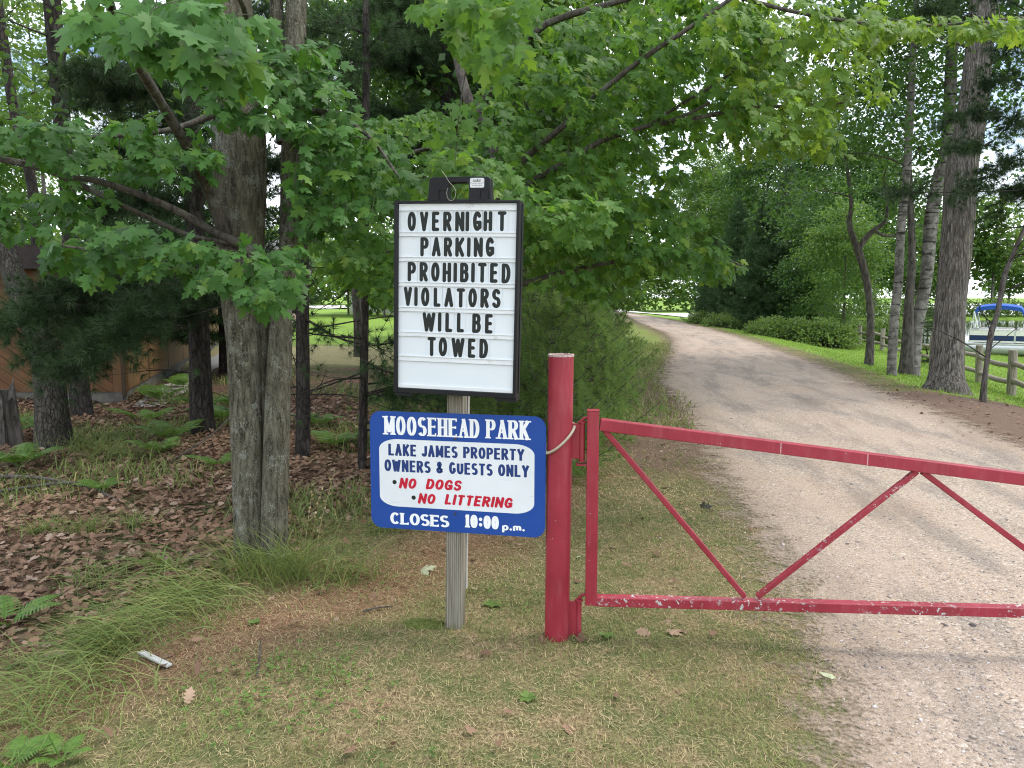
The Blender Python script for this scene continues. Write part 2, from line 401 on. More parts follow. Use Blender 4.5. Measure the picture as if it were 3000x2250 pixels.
def rust_zone(x, y):
    """reddish pine straw lying between the litter and the grass"""
    bx = np.interp(y, [2.4, 3.0, 3.6, 4.2, 5.0, 6.2, 9], [-2.3, -1.75, -1.15, -.65, -.2, .2, .9])
    return smooth(.75, .05, np.abs(x - bx)) * smooth(2.3, 3.0, y) * (1 - smooth(8, 10, y))
def build_ground():
    nt = 400
    rr = np.concatenate([[0.25], 0.25 * 1.032 ** np.arange(1, 270)]); rr = rr[rr < 900]; rr = np.append(rr, 1500.0)
    th = np.linspace(0, 2 * math.pi, nt, endpoint=False)
    x = (rr[:, None] * np.cos(th)).ravel(); y = (rr[:, None] * np.sin(th)).ravel(); z = hgt(x, y)
    b = MB(); k = len(rr)
    i = np.arange(k - 1)[:, None] * nt; j = np.arange(nt)[None]; j2 = (j + 1) % nt
    b.add(np.stack([x, y, z], -1), np.stack([i + j, i + j2, i + nt + j2, i + nt + j], -1).reshape(-1, 4)[:, ::-1])
    b.f = {q: [w[0][:, ::-1]] for q, w in b.f.items()}
    c = len(x); b.v.append(np.array([[0, 0, float(hgt(0, 0))]], np.float32)); b.n += 1
    b.f.setdefault((3, 0), []).append(np.stack([np.full(nt, c), np.arange(nt), (np.arange(nt) + 1) % nt], -1).astype(np.int32))
    t = NT('ground')
    at = t.n('Attribute', attribute_name='zone'); sp = t.n('SeparateColor'); t.l(at.outputs['Color'], sp.inputs[0])
    at2 = t.n('Attribute', attribute_name='zone2'); sp2 = t.n('SeparateColor'); t.l(at2.outputs['Color'], sp2.inputs[0])
    w = t.coord('World')
    n1 = t.noise(w, 1.6, 6, .6); n2 = t.noise(w, 9, 6, .65); n3 = t.noise(w, 60, 4, .6); n4 = t.noise(w, 240, 3, .6)
    fib = t.noise(t.coord('World', (1, .25, 1)), 130, 3, .6, 1.0)
    dry = t.ramp(t.math('ADD', t.math('MULTIPLY', fib, .6), t.math('MULTIPLY', n3, .4)), [(.34, (.07, .045, .026)), (.5, (.23, .16, .092)), (.68, (.46, .35, .21))])
    grn = t.ramp(fib, [(.3, (.045, .065, .02)), (.7, (.13, .155, .055))])
    gm = t.ramp(t.math('ADD', t.math('MULTIPLY', n1, .5), t.math('MULTIPLY', n2, .5)), [(.36, 0.0), (.56, .85)])
    base = t.mix(gm, dry, grn)
    lit = t.ramp(t.math('ADD', t.math('MULTIPLY', t.voro(w, 22, out='Color'), .45), t.math('MULTIPLY', n3, .55)), [(.25, (.035, .022, .016)), (.5, (.11, .062, .042)), (.75, (.24, .16, .12))])
    moss = t.ramp(t.noise(w, .7, 5), [(.46, 0.0), (.60, .8)])
    lit = t.mix(moss, lit, t.ramp(fib, [(.3, (.035, .05, .018)), (.7, (.10, .12, .045))]))
    rust = t.math('MULTIPLY', sp2.outputs[1], t.ramp(n2, [(.35, .35), (.6, 1.0)]))
    base = t.mix(rust, base, t.ramp(t.math('ADD', t.math('MULTIPLY', fib, .6), t.math('MULTIPLY', n4, .4)), [(.3, (.075, .040, .024)), (.55, (.21, .115, .07)), (.75, (.36, .23, .15))]))
    lawn = t.ramp(t.math('ADD', t.math('MULTIPLY', n3, .5), t.math('MULTIPLY', n1, .5)), [(.3, (.12, .21, .032)), (.7, (.21, .31, .055))])
    brown = t.ramp(t.math('ADD', t.math('MULTIPLY', n3, .5), t.math('MULTIPLY', n4, .5)), [(.3, (.085, .055, .038)), (.55, (.17, .115, .085)), (.75, (.30, .22, .17))])
    tan = t.ramp(n2, [(.3, (.25, .23, .10)), (.7, (.42, .36, .20))])
    def soft(ch): return t.ramp(t.math('ADD', ch, t.math('MULTIPLY', t.math('SUBTRACT', n2, .5), .9)), [(.36, 0.0), (.64, 1.0)])
    k = t.mix(soft(sp.outputs[1]), base, lit)
    k = t.mix(soft(sp.outputs[2]), k, brown)
    k = t.mix(soft(sp.outputs[0]), k, lawn)
    k = t.mix(soft(sp2.outputs[0]), k, tan)
    m = t.done(t.bsdf(k, .95, .1, 0.0, t.bump(t.math('ADD', n3, t.math('MULTIPLY', n4, .5)), .7, .012)))
    o = b.build('ground', m, origin=(0, 0, 0), smooth_=True)
    me = o.data
    L, T, D, A = zones(np.append(x, 0), np.append(y, 0))
    xx = np.append(x, 0); yy = np.append(y, 0); RU = rust_zone(xx, yy)
    a = me.color_attributes.new('zone', 'FLOAT_COLOR', 'POINT')
    a.data.foreach_set('color', np.stack([L, T, D, np.ones_like(L)], -1).astype(np.float32).ravel())
    a = me.color_attributes.new('zone2', 'FLOAT_COLOR', 'POINT')
    a.data.foreach_set('color', np.stack([A, RU, A, np.ones_like(L)], -1).astype(np.float32).ravel())
    struct(o)
build_ground()

def build_road():
    ys = np.concatenate([np.arange(-8, 1.5, .5), np.arange(1.5, 14, .12), np.arange(14, 40, .4), np.arange(40, 97, 1.0)])
    fr = np.linspace(0, 1, 41)
    ext = .55
    X = (road_l(ys) - ext)[:, None] + ((road_r(ys) - road_l(ys)) + 2 * ext)[:, None] * fr[None]
    Y = np.repeat(ys[:, None], len(fr), 1)
    edge = np.minimum(X - (road_l(ys) - ext)[:, None], (road_r(ys) + ext)[:, None] - X) / (2 * ext)
    edge = np.minimum(edge, 1.6)
    Z = hgt(X, Y) + .004 + .0009 * np.maximum(Y, 0)
    b = MB(); n = len(fr); i = np.arange(len(ys) - 1)[:, None] * n; j = np.arange(n - 1)[None]
    b.add(np.stack([X, Y, Z], -1), np.stack([i + j, i + j + 1, i + n + j + 1, i + n + j], -1).reshape(-1, 4))
    t = NT('gravel'); w = t.coord('World')
    at = t.n('Attribute', attribute_name='edge')
    v1 = t.n('TexVoronoi'); v1.inputs['Scale'].default_value = 80; t.l(w, v1.inputs['Vector'])
    v2 = t.n('TexVoronoi'); v2.inputs['Scale'].default_value = 140; t.l(w, v2.inputs['Vector'])
    s1 = t.n('SeparateColor'); t.l(v1.outputs['Color'], s1.inputs[0]); s2 = t.n('SeparateColor'); t.l(v2.outputs['Color'], s2.inputs[0])
    big = t.noise(w, .55, 5, .6); mid = t.noise(t.coord('World', (1.6, .55, 1)), 1.3, 6, .65)
    stone = t.ramp(s1.outputs[0], [(0, (.15, .13, .115)), (.35, (.31, .255, .21)), (.7, (.42, .345, .28)), (1, (.57, .50, .43))])
    sand = t.ramp(s2.outputs[0], [(0, (.32, .245, .185)), (1, (.47, .375, .292))])
    k = t.mix(t.ramp(t.math('ADD', t.math('MULTIPLY', mid, .6), t.math('MULTIPLY', s1.outputs[1], .4)), [(.40, 0.0), (.56, 1.0)]), sand, stone)
    damp = t.ramp(mid, [(.50, 0.0), (.66, .5)])
    k = t.mix(damp, k, (.15, .135, .125))
    k = t.mix(t.ramp(big, [(.52, 0.0), (.68, .45)]), k, (.36, .255, .185))
    la = t.n('Attribute', attribute_name='lane'); st = t.noise(la.outputs['Vector'], 1.0, 5, .65)
    k = t.mix(t.ramp(st, [(.50, 0.0), (.64, .55)]), k, (.17, .145, .125))
    k = t.mix(t.ramp(st, [(.36, .5), (.46, 0.0)]), k, (.42, .325, .255))
    k = t.mix(t.ramp(at.outputs['Fac'], [(.35, .85), (1.0, 0.0)]), k, (.27, .205, .15))
    h = t.math('ADD', t.math('MULTIPLY', v1.outputs['Distance'], -1.0), t.math('MULTIPLY', v2.outputs['Distance'], -.5))
    b1 = t.bsdf(k, .92, .12, 0.0, t.bump(h, .55, .012))
    n = t.noise(w, 5, 7, .7); n6 = t.noise(w, 42, 3, .6)
    f = t.math('ADD', at.outputs['Fac'], t.math('ADD', t.math('MULTIPLY', t.math('SUBTRACT', n, .5), 1.1), t.math('MULTIPLY', t.math('SUBTRACT', n6, .5), .8)))
    a = t.ramp(f, [(.28, 0.0), (.62, 1.0)])
    tr = t.n('BsdfTransparent'); mx = t.n('MixShader'); t.l(a, mx.inputs[0]); t.l(tr.outputs[0], mx.inputs[1]); t.l(b1, mx.inputs[2])
    o = b.build('gravel_road', t.done(mx.outputs[0]), origin=(0, 0, 0), smooth_=True)
    q = o.data.attributes.new('edge', 'FLOAT', 'POINT'); q.data.foreach_set('value', edge.astype(np.float32).ravel())
    lv_ = np.stack([(X - road_l(ys)[:, None]) * 1.9, Y * .28, 0 * X], -1)
    q = o.data.attributes.new('lane', 'FLOAT_VECTOR', 'POINT'); q.data.foreach_set('vector', lv_.astype(np.float32).ravel())
    struct(o)
build_road()

def build_far():
    # paved road crossing at the end of the drive
    b = MB()
    xs = np.linspace(-40, 34, 40)
    b.add(np.concatenate([np.stack([xs, 97 + .0 * xs, hgt(xs, 97 + 0 * xs) + .12], -1), np.stack([xs, 128 + 0 * xs, hgt(xs, 128 + 0 * xs) + .12], -1)]), [[i, i + 1, i + 41, i + 40] for i in range(39)])
    struct(b.build('paved_road', m_plain('pale_paving', (.50, .48, .45), .9, .1, scale=.5), origin=(0, 0, 0)))
    b = MB()
    b.add([[8, 40, -1.55], [420, 40, -1.55], [420, 420, -1.55], [8, 420, -1.55]], [[0, 1, 2, 3]])
    t = NT('lake_water'); w = t.coord('World', (1, .35, 1))
    n = t.noise(w, .9, 4)
    m = t.done(t.bsdf((.02, .03, .018), .06, .5, 0.0, t.bump(n, .12, .05)))
    struct(b.build('water', m, origin=(0, 0, 0)))
build_far()

# ------------------------------------------------------------------ signs
class Plane:
    def __init__(s, O, yaw, roll=0.0):
        s.O = np.asarray(O, float); a = R(yaw); r = R(roll)
        u = np.array([math.cos(a), -math.sin(a), 0]); v = UP.copy()
        s.N = np.array([-math.sin(a), -math.cos(a), 0])
        s.V = v * math.cos(r) + u * math.sin(r); s.U = u * math.cos(r) - v * math.sin(r)
    def hit(s, px, py, off=0.0):
        d = ray(px, py); t = np.dot(s.O + s.N * off - CAM, s.N) / np.dot(d, s.N)
        q = CAM + d * t - s.O
        return np.array([np.dot(q, s.U), np.dot(q, s.V)])
    def at(s, u, v, n=0.0): return s.O + s.U * u + s.V * v + s.N * n
    @property
    def F(s): return (s.O, s.U, s.V, s.N)

YAW = 12.5; ROLL = 1.0
POST0 = G(1327, 1842)
POST = Plane(POST0, YAW, ROLL)                 # origin at the foot of the post, on its front face
def arc(cx, cy, rx, ry, a0, a1, n=14):
    return [(cx + rx * math.cos(R(a0 + (a1 - a0) * i / n)), cy + ry * math.sin(R(a0 + (a1 - a0) * i / n))) for i in range(n + 1)]
# glyph strokes on a unit box; each stroke is smooth, corners start a new stroke
GL = {
 'A': (1.0, [[(0, 0), (.5, 1)], [(1, 0), (.5, 1)], [(.2, .34), (.8, .34)]]),
 'B': (.9, [[(0, 0), (0, 1)], [(0, 1), (.5, 1)] + arc(.55, .77, .38, .23, 90, -90)[1:] + [(0, .54)], [(.4, .54)] + arc(.58, .27, .42, .27, 90, -90) + [(0, 0)]]),
 'C': (.95, [arc(.52, .5, .52, .5, 42, 318, 24)]),
 'D': (.95, [[(0, 0), (0, 1)], [(0, 1), (.35, 1)] + arc(.42, .5, .58, .5, 90, -90, 18) + [(0, 0)]]),
 'E': (.82, [[(0, 0), (0, 1)], [(0, 1), (1, 1)], [(0, .52), (.85, .52)], [(0, 0), (1, 0)]]),
 'G': (1.0, [arc(.5, .5, .5, .5, 40, 345, 26), [(1, .42), (.58, .42)], [(1, .42), (1, .12)]]),
 'H': (.95, [[(0, 0), (0, 1)], [(1, 0), (1, 1)], [(0, .5), (1, .5)]]),
 'I': (.0, [[(.5, 0), (.5, 1)]]),
 'J': (.75, [[(1, 1), (1, .3)] + arc(.5, .28, .5, .28, 0, -170, 14)]),
 'K': (.95, [[(0, 0), (0, 1)], [(1, 1), (.05, .40)], [(.34, .58), (1, 0)]]),
 'L': (.78, [[(0, 0), (0, 1)], [(0, 0), (1, 0)]]),
 'M': (1.25, [[(0, 0), (0, 1)], [(1, 0), (1, 1)], [(0, 1), (.5, .1)], [(1, 1), (.5, .1)]]),
 'N': (1.0, [[(0, 0), (0, 1)], [(1, 0), (1, 1)], [(0, 1), (1, 0)]]),
 'O': (1.0, [arc(.5, .5, .5, .5, 90, 450, 32)]),
 'P': (.9, [[(0, 0), (0, 1)], [(0, 1), (.5, 1)] + arc(.56, .74, .44, .26, 90, -90) + [(0, .48)]]),
 'R': (.95, [[(0, 0), (0, 1)], [(0, 1), (.5, 1)] + arc(.54, .76, .42, .24, 90, -90) + [(0, .52)], [(.45, .5), (1, 0)]]),
 'S': (.88, [arc(.5, .755, .48, .245, 30, 262, 18) + arc(.5, .255, .5, .255, 82, -152, 18)]),
 'T': (.92, [[(.5, 0), (.5, 1)], [(0, 1), (1, 1)]]),
 'U': (.95, [[(0, 1), (0, .36)] + arc(.5, .36, .5, .36, 180, 360, 18) + [(1, 1)]]),
 'V': (1.0, [[(0, 1), (.5, 0)], [(1, 1), (.5, 0)]]),
 'W': (1.45, [[(0, 1), (.25, 0)], [(.5, .95), (.25, 0)], [(.5, .95), (.75, 0)], [(1, 1), (.75, 0)]]),
 'Y': (1.0, [[(0, 1), (.5, .45)], [(1, 1), (.5, .45)], [(.5, 0), (.5, .45)]]),
 '&': (1.1, [[(1, 0), (.28, .66)] + arc(.42, .80, .24, .20, 215, -30, 18) + [(.45, .52), (.14, .36)] + arc(.40, .23, .38, .23, 140, 300, 14) + [(.98, .42)]]),
 '1': (.34, [[(.62, 0), (.62, 1)], [(.55, .97), (-.05, .78)]]),
 '0': (.85, [arc(.5, .5, .5, .5, 90, 450, 28)]),
 'p': (.80, [[(0, -.36), (0, .62)], arc(.5, .30, .5, .32, 90, 450, 22)]),
 'm': (1.15, [[(0, 0), (0, .62)], [(0, .40)] + arc(.25, .40, .25, .22, 180, 0, 12) + [(.5, 0)], [(.5, .40)] + arc(.75, .40, .25, .22, 180, 0, 12) + [(1, 0)]]),
}
SERIF_ENDS = True
def glyph(b, F, ch, u, v, w, h, tv, th, cap='butt', serif=0.0, slant=0.0, n0=.0006, m=0):
    """one character: box corner (u,v), outer size w x h, stroke tv (upright) / th (level)"""
    O, U, V, N = F
    def tr(x, y): return np.array([u + x + slant * y, v + y])
    lay = [n0]
    def put(poly):
        lay[0] += .00012
        b.poly([O + U * q[0] + V * q[1] + N * lay[0] for q in poly], m)
    def strip(pts, ws):
        p = np.array(pts); t = nrm(np.gradient(p, axis=0)); nn = np.stack([-t[:, 1], t[:, 0]], -1)
        closed = np.allclose(p[0], p[-1])
        if closed: t[0] = t[-1] = nrm(p[1] - p[-2]); nn[0] = nn[-1] = (-t[0][1], t[0][0])
        Lp = p + nn * ws[:, None] / 2; Rp = p - nn * ws[:, None] / 2
        lay[0] += .00012; q = np.concatenate([Lp, Rp]); k = len(p)
        q = [O + U * a + V * c + N * lay[0] for a, c in q]
        b.add(q, [[i + k, i + k + 1, i + 1, i] for i in range(k - 1)], m)
        if not closed and cap == 'round':
            for e in (0, k - 1):
                put([p[e] + ws[e] / 2 * np.array([math.cos(x), math.sin(x)]) for x in np.linspace(0, 2 * math.pi, 16, endpoint=False)])
    if ch in '.:•':
        for cy_ in ([.5] if ch == '•' else [0.0] if ch == '.' else [.14, .56]):
            c0 = tr(w / 2, (cy_ * h) + (tv / 2 if ch != '•' else 0))
            put([c0 + tv / 2 * np.array([math.cos(x), math.sin(x)]) for x in np.linspace(0, 2 * math.pi, 18, endpoint=False)])
        return
    W, strokes = GL[ch]
    for st in strokes:
        q = np.array(st, float)
        if cap == 'round': q2 = np.stack([tv / 2 + q[:, 0] * (w - tv), th / 2 + q[:, 1] * (h - th)], -1)
        else:
            q2 = np.stack([tv / 2 + q[:, 0] * (w - tv), q[:, 1] * (h - th) + th / 2], -1)
            if len(q2) == 2:
                d = q2[1] - q2[0]
                if abs(d[1]) > abs(d[0]) * .5:      # upright: run to the cap lines
                    for e in (0, 1):
                        yy = st[e][1]
                        if yy <= .001: q2[e] += nrm(q2[e] - q2[1 - e]) * th / 2
                        if yy >= .999: q2[e] += nrm(q2[e] - q2[1 - e]) * th / 2
                else:
                    for e in (0, 1):
                        if st[e][0] >= .84 or (ch == 'T'): q2[e] += nrm(q2[e] - q2[1 - e]) * tv / 2 * .8
        q3 = np.array([tr(*z) for z in q2])
        d = nrm(np.gradient(q2, axis=0)); ws = th + (tv - th) * np.abs(d[:, 1]) ** 1.3
        if serif and ch == 'A' and st[0] == (0, 0): ws = ws * .62
        if serif and ch in 'MN' and len(st) == 2 and st[0][0] == st[1][0] == 0: ws = ws * .7
        strip(q3, ws)
        if serif and len(st) == 2:
            for e in (0, 1):
                dd = q2[e] - q2[1 - e]
                if abs(dd[1]) > abs(dd[0]) * .5 and (st[e][1] <= .001 or st[e][1] >= .999) and not (ch in 'MAWV' and st[e][0] == .5) and not (ch == '1' and st[e][1] > .9) and not (ch == 'N' and st[0][0] != st[1][0]):
                    sw = tv * (1.0 + serif); y0 = 0 if st[e][1] <= .001 else h - th * .8
                    c = q2[e][0]
                    put([tr(c - sw / 2, y0), tr(c + sw / 2, y0), tr(c + sw / 2, y0 + th * .8), tr(c - sw / 2, y0 + th * .8)])
                elif abs(dd[0]) >= abs(dd[1]) * 2 and (st[e][0] >= .84 or ch == 'T'):
                    x0 = q2[e][0] - (th * .4 if dd[0] > 0 else -th * .4); s2 = h * .13
                    y0 = q2[e][1] - s2 * (1 if st[e][1] > .9 else .1 if st[e][1] < .1 else .55)
                    put([tr(x0 - th * .4, y0), tr(x0 + th * .4, y0), tr(x0 + th * .4, y0 + s2 * 1.1), tr(x0 - th * .4, y0 + s2 * 1.1)])
def text(b, F, s, u0, u1, v, h, tv, th, gap=.16, space=.5, m=0, **kw):
    """fit a word between u0 and u1"""
    ws = []
    for ch in s: ws.append(space if ch == ' ' else .25 if ch in '.:' else GL[ch][0])
    fixed = sum(tv for ch in s if ch != ' ') + gap * h * (len(s) - 1)
    sl = kw.get('slant', 0) * h
    k = (u1 - u0 - sl - fixed) / max(1e-6, sum(ws)); x = u0
    for ch, q in zip(s, ws):
        w = q * k + (tv if ch != ' ' else 0)
        if ch != ' ': glyph(b, F, ch, x, v, w, h, tv, th, m=m, **kw)
        x += w + gap * h

def sign_post():
    t = thing('wooden_post', 'square weathered grey wooden post carrying the letter board and the blue sign', 'post', POST0)
    F = POST.F; hw = .039
    b = MB(); b.box(*F, -hw, hw, -.15, 1.42, -.076, 0); b.build('post', M['grey_wood'], t, bevel=.005)
    b = MB(); b.box(*F, hw - .012, hw + .004, .17, 1.40, -.104, -.078); b.build('backing_strip', M['pale_wood'], t, bevel=.002)
sign_post()

def letter_board():
    off = .085
    BP = Plane(POST0 + POST.N * off, YAW + 1.0, 1.3)
    F = BP.F
    c = [BP.hit(*q) for q in ((1157, 590), (1520, 584), (1513, 1167), (1150, 1151))]
    u0 = (c[0][0] + c[3][0]) / 2; u1 = (c[1][0] + c[2][0]) / 2; v1 = (c[0][1] + c[1][1]) / 2; v0 = (c[2][1] + c[3][1]) / 2
    t = thing('letter_board', 'black framed white changeable letter board reading overnight parking prohibited', 'letter board', BP.at(0, v0))
    fl, fr_, ft, fb = .018, .014, .012, .022
    D = -.078
    b = MB()
    b.box(*F, u0, u0 + fl, v0, v1, D, 0); b.box(*F, u1 - fr_, u1, v0, v1, D, 0)
    b.box(*F, u0 + fl, u1 - fr_, v1 - ft, v1, D, -.001); b.box(*F, u0 + fl, u1 - fr_, v0, v0 + fb, D, -.001)
    b.box(*F, u1 + .0, u1 + .004, v0 + .02, v1 - .01, D + .01, D + .035)
    b.box(*F, u0 + fl, u1 - fr_, v0 + fb, v1 - ft, D + .004, D + .014)
    b.build('frame', M['black_plastic'], t, bevel=.003)
    pu0, pu1, pv0, pv1 = u0 + fl, u1 - fr_, v0 + fb, v1 - ft
    b = MB(); b.box(*F, pu0, pu1, pv0, pv1, -.03, -.014); b.build('white_panel', M['panel'], t)
    b = MB()
    for py0, py1 in ((262, 322), (497, 533), (702, 738), (908, 943), (1114, 1152), (1318, 1356), (1516, 1560)):
        va = BP.hit(1340, 500 + py1 / 2.766)[1]; vb = min(BP.hit(1340, 500 + py0 / 2.766)[1], pv1 - .001)
        h = vb - va
        for a, e, d in ((0, .16, -.007), (.16, .84, -.0105), (.84, 1, -.007)):
            b.box(*F, pu0 + .001, pu1 - .001, va + h * a, va + h * e, -.014, d)
    va = BP.hit(1340, 1134)[1]; b.box(*F, pu0 + .001, pu1 - .001, pv0 + .001, va, -.014, -.009)
    o = b.build('letter_track', M['rail'], t, bevel=.0012); o['label'] = 'off white horizontal letter tracks with grime'
    # handle at the top, with its hand hole and two pockets
    hv = v1
    hu0 = BP.hit(1255, 560)[0]; hu1 = BP.hit(1433, 560)[0]; hv1 = BP.hit(1345, 516)[1]
    gu0 = BP.hit(1311, 560)[0]; gu1 = BP.hit(1371, 560)[0]; gv0 = BP.hit(1340, 587)[1]; gv1 = BP.hit(1340, 533)[1]
    n = 64
    def rr(a0, a1, b0, b1, ex, w=0.0):
        o = []
        for i in range(n):
            x = math.cos(2 * math.pi * i / n); y = math.sin(2 * math.pi * i / n)
            o.append(((a0 + a1) / 2 + (a1 - a0) / 2 * math.copysign(abs(x) ** ex, x), (b0 + b1) / 2 + (b1 - b0) / 2 * math.copysign(abs(y) ** ex, y)))
        return o
    A = rr(hu0, hu1, hv - .012, hv1, .17); A = [(p[0] + (.008 * (1 if p[0] > (hu0 + hu1) / 2 else -1) * (1 - (p[1] - hv) / (hv1 - hv))), p[1]) for p in A]
    B = rr(gu0, gu1, gv0, gv1, .42)
    Fh = (BP.at(0, 0, -.012), BP.U, BP.V, BP.N)
    b = MB(); b.ring(*Fh, A, B, -.045, 0.0)
    b.box(*Fh, hu0 - .004, hu1 + .004, hv - .001, hv + .006, -.05, .004)
    h = b.build('handle', M['black_plastic'], t, bevel=.003)
    for x0, x1 in ((1284, 1306), (1405, 1426)):
        b = MB()
        a0 = BP.hit(x0, 570)[0]; a1 = BP.hit(x1, 570)[0]; c0 = BP.hit(1340, 588)[1]; c1 = BP.hit(1340, 556)[1]
        b.box(*Fh, a0 - .003, a0, c0, c1, 0, .004); b.box(*Fh, a1, a1 + .003, c0, c1, 0, .004); b.box(*Fh, a0, a1, c1, c1 + .003, 0, .004)
        b.build('pocket_rim', M['black_plastic'], h)
    s0 = BP.hit(1377, 550, -.012); s1 = BP.hit(1419, 521, -.012)
    b = MB(); b.prism(*Fh, rr(s0[0], s1[0], s0[1], s1[1], .2), 0, .0012)
    st = b.build('sticker', M['sticker'], h); st['label'] = 'small white maker label with fine black print'
    b = MB(); sw = s1[0] - s0[0]; sh = s1[1] - s0[1]
    for k, (x, w, y, hh, mm) in enumerate(((.20, .03, .72, .13, 0), (.26, .02, .72, .15, 0), (.31, .06, .72, .10, 0), (.39, .06, .72, .10, 0), (.48, .07, .70, .16, 0), (.57, .03, .72, .10, 0), (.62, .05, .72, .10, 0), (.69, .05, .72, .10, 0),
                                           (.18, .56, .58, .10, 1), (.05, .04, .44, .10, 0), (.88, .07, .44, .12, 1),
                                           (.15, .05, .38, .06, 1), (.23, .08, .38, .06, 1), (.34, .12, .38, .06, 1), (.55, .06, .38, .06, 1), (.64, .09, .38, .06, 1), (.76, .07, .38, .06, 1),
                                           (.15, .10, .18, .06, 1), (.28, .06, .18, .06, 1), (.40, .10, .16, .08, 1), (.55, .04, .2, .05, 1), (.62, .12, .18, .06, 1), (.77, .06, .18, .06, 1))):
        b.box(*Fh, s0[0] + x * sw, s0[0] + (x + w) * sw, s0[1] + y * sh, s0[1] + (y + hh) * sh, .0012, .0014, mm)
    b.build('fine_print', [M['sticker_ink'], M['sticker_grey']], st)
    b = MB()
    for x0, x1, y1 in ((1150, 1211, 1160), (1441, 1515, 1177)):
        a0 = max(BP.hit(x0, y1)[0], u0); a1 = min(BP.hit(x1, y1)[0], u1); lo = BP.hit((x0 + x1) / 2, y1)[1]
        k = .018
        pts = [(a0, v0), (a0, lo), (a1 - (k if x0 < 1300 else 0), lo), (a1, v0)] if x0 < 1300 else [(a0, v0), (a0 + k, lo), (a1, lo), (a1, v0)]
        b = MB(); b.prism(*F, pts, D, -.012); b.build('foot', M['black_plastic'], t, bevel=.003)
    # the letters, each a printed clear tile slid into its track
    rows = [("OVERNIGHT", (571, 671, 765, 860, 960, 1022, 1102, 1188, 1302), 331, 490),
            ("PARKING", (674, 770, 865, 960, 1033, 1110, 1205), 540, 696),
            ("PROHIBITED", (571, 668, 762, 855, 923, 997, 1067, 1142, 1237, 1335), 746, 904),
            ("VIOLATORS", (540, 605, 680, 777, 871, 968, 1064, 1162, 1256), 951, 1106),
            ("WILLBE", (710, 797, 872, 966, 1096, 1196), 1155, 1311),
            ("TOWED", (732, 823, 945, 1057, 1154), 1355, 1510)]
    Ft = (BP.at(0, 0, -.0135), BP.U, BP.V, BP.N)
    wid = {'I': .175, 'W': .72, 'L': .40, 'E': .42, 'A': .50, 'T': .48, 'N': .50, 'K': .50}
    lr = random.Random(4)
    for word, xs, ya, yb in rows:
        vt = BP.hit(1340, 500 + ya / 2.766, -.012)[1]; vb = BP.hit(1340, 500 + yb / 2.766, -.012)[1]; h = vt - vb
        for ch, zx in zip(word, xs):
            uc = BP.hit(1000 + zx / 2.766, 500 + (ya + yb) / 5.53, -.012)[0]
            w = wid.get(ch, .47) * h; dv = lr.uniform(-.001, .001)
            b = MB()
            b.box(*Ft, uc - w / 2 - h * .075, uc + w / 2 + h * .075, vb - h * .055, vt + h * .055, .0006, .0016, 0)
            glyph(b, Ft, ch, uc - w / 2, vb + dv, w, h, h * .196, h * .18, cap='round', n0=.0018, m=1)
            b.build('letter', [M['tile'], M['letter_black']], t)
    return BP
BOARD = letter_board()

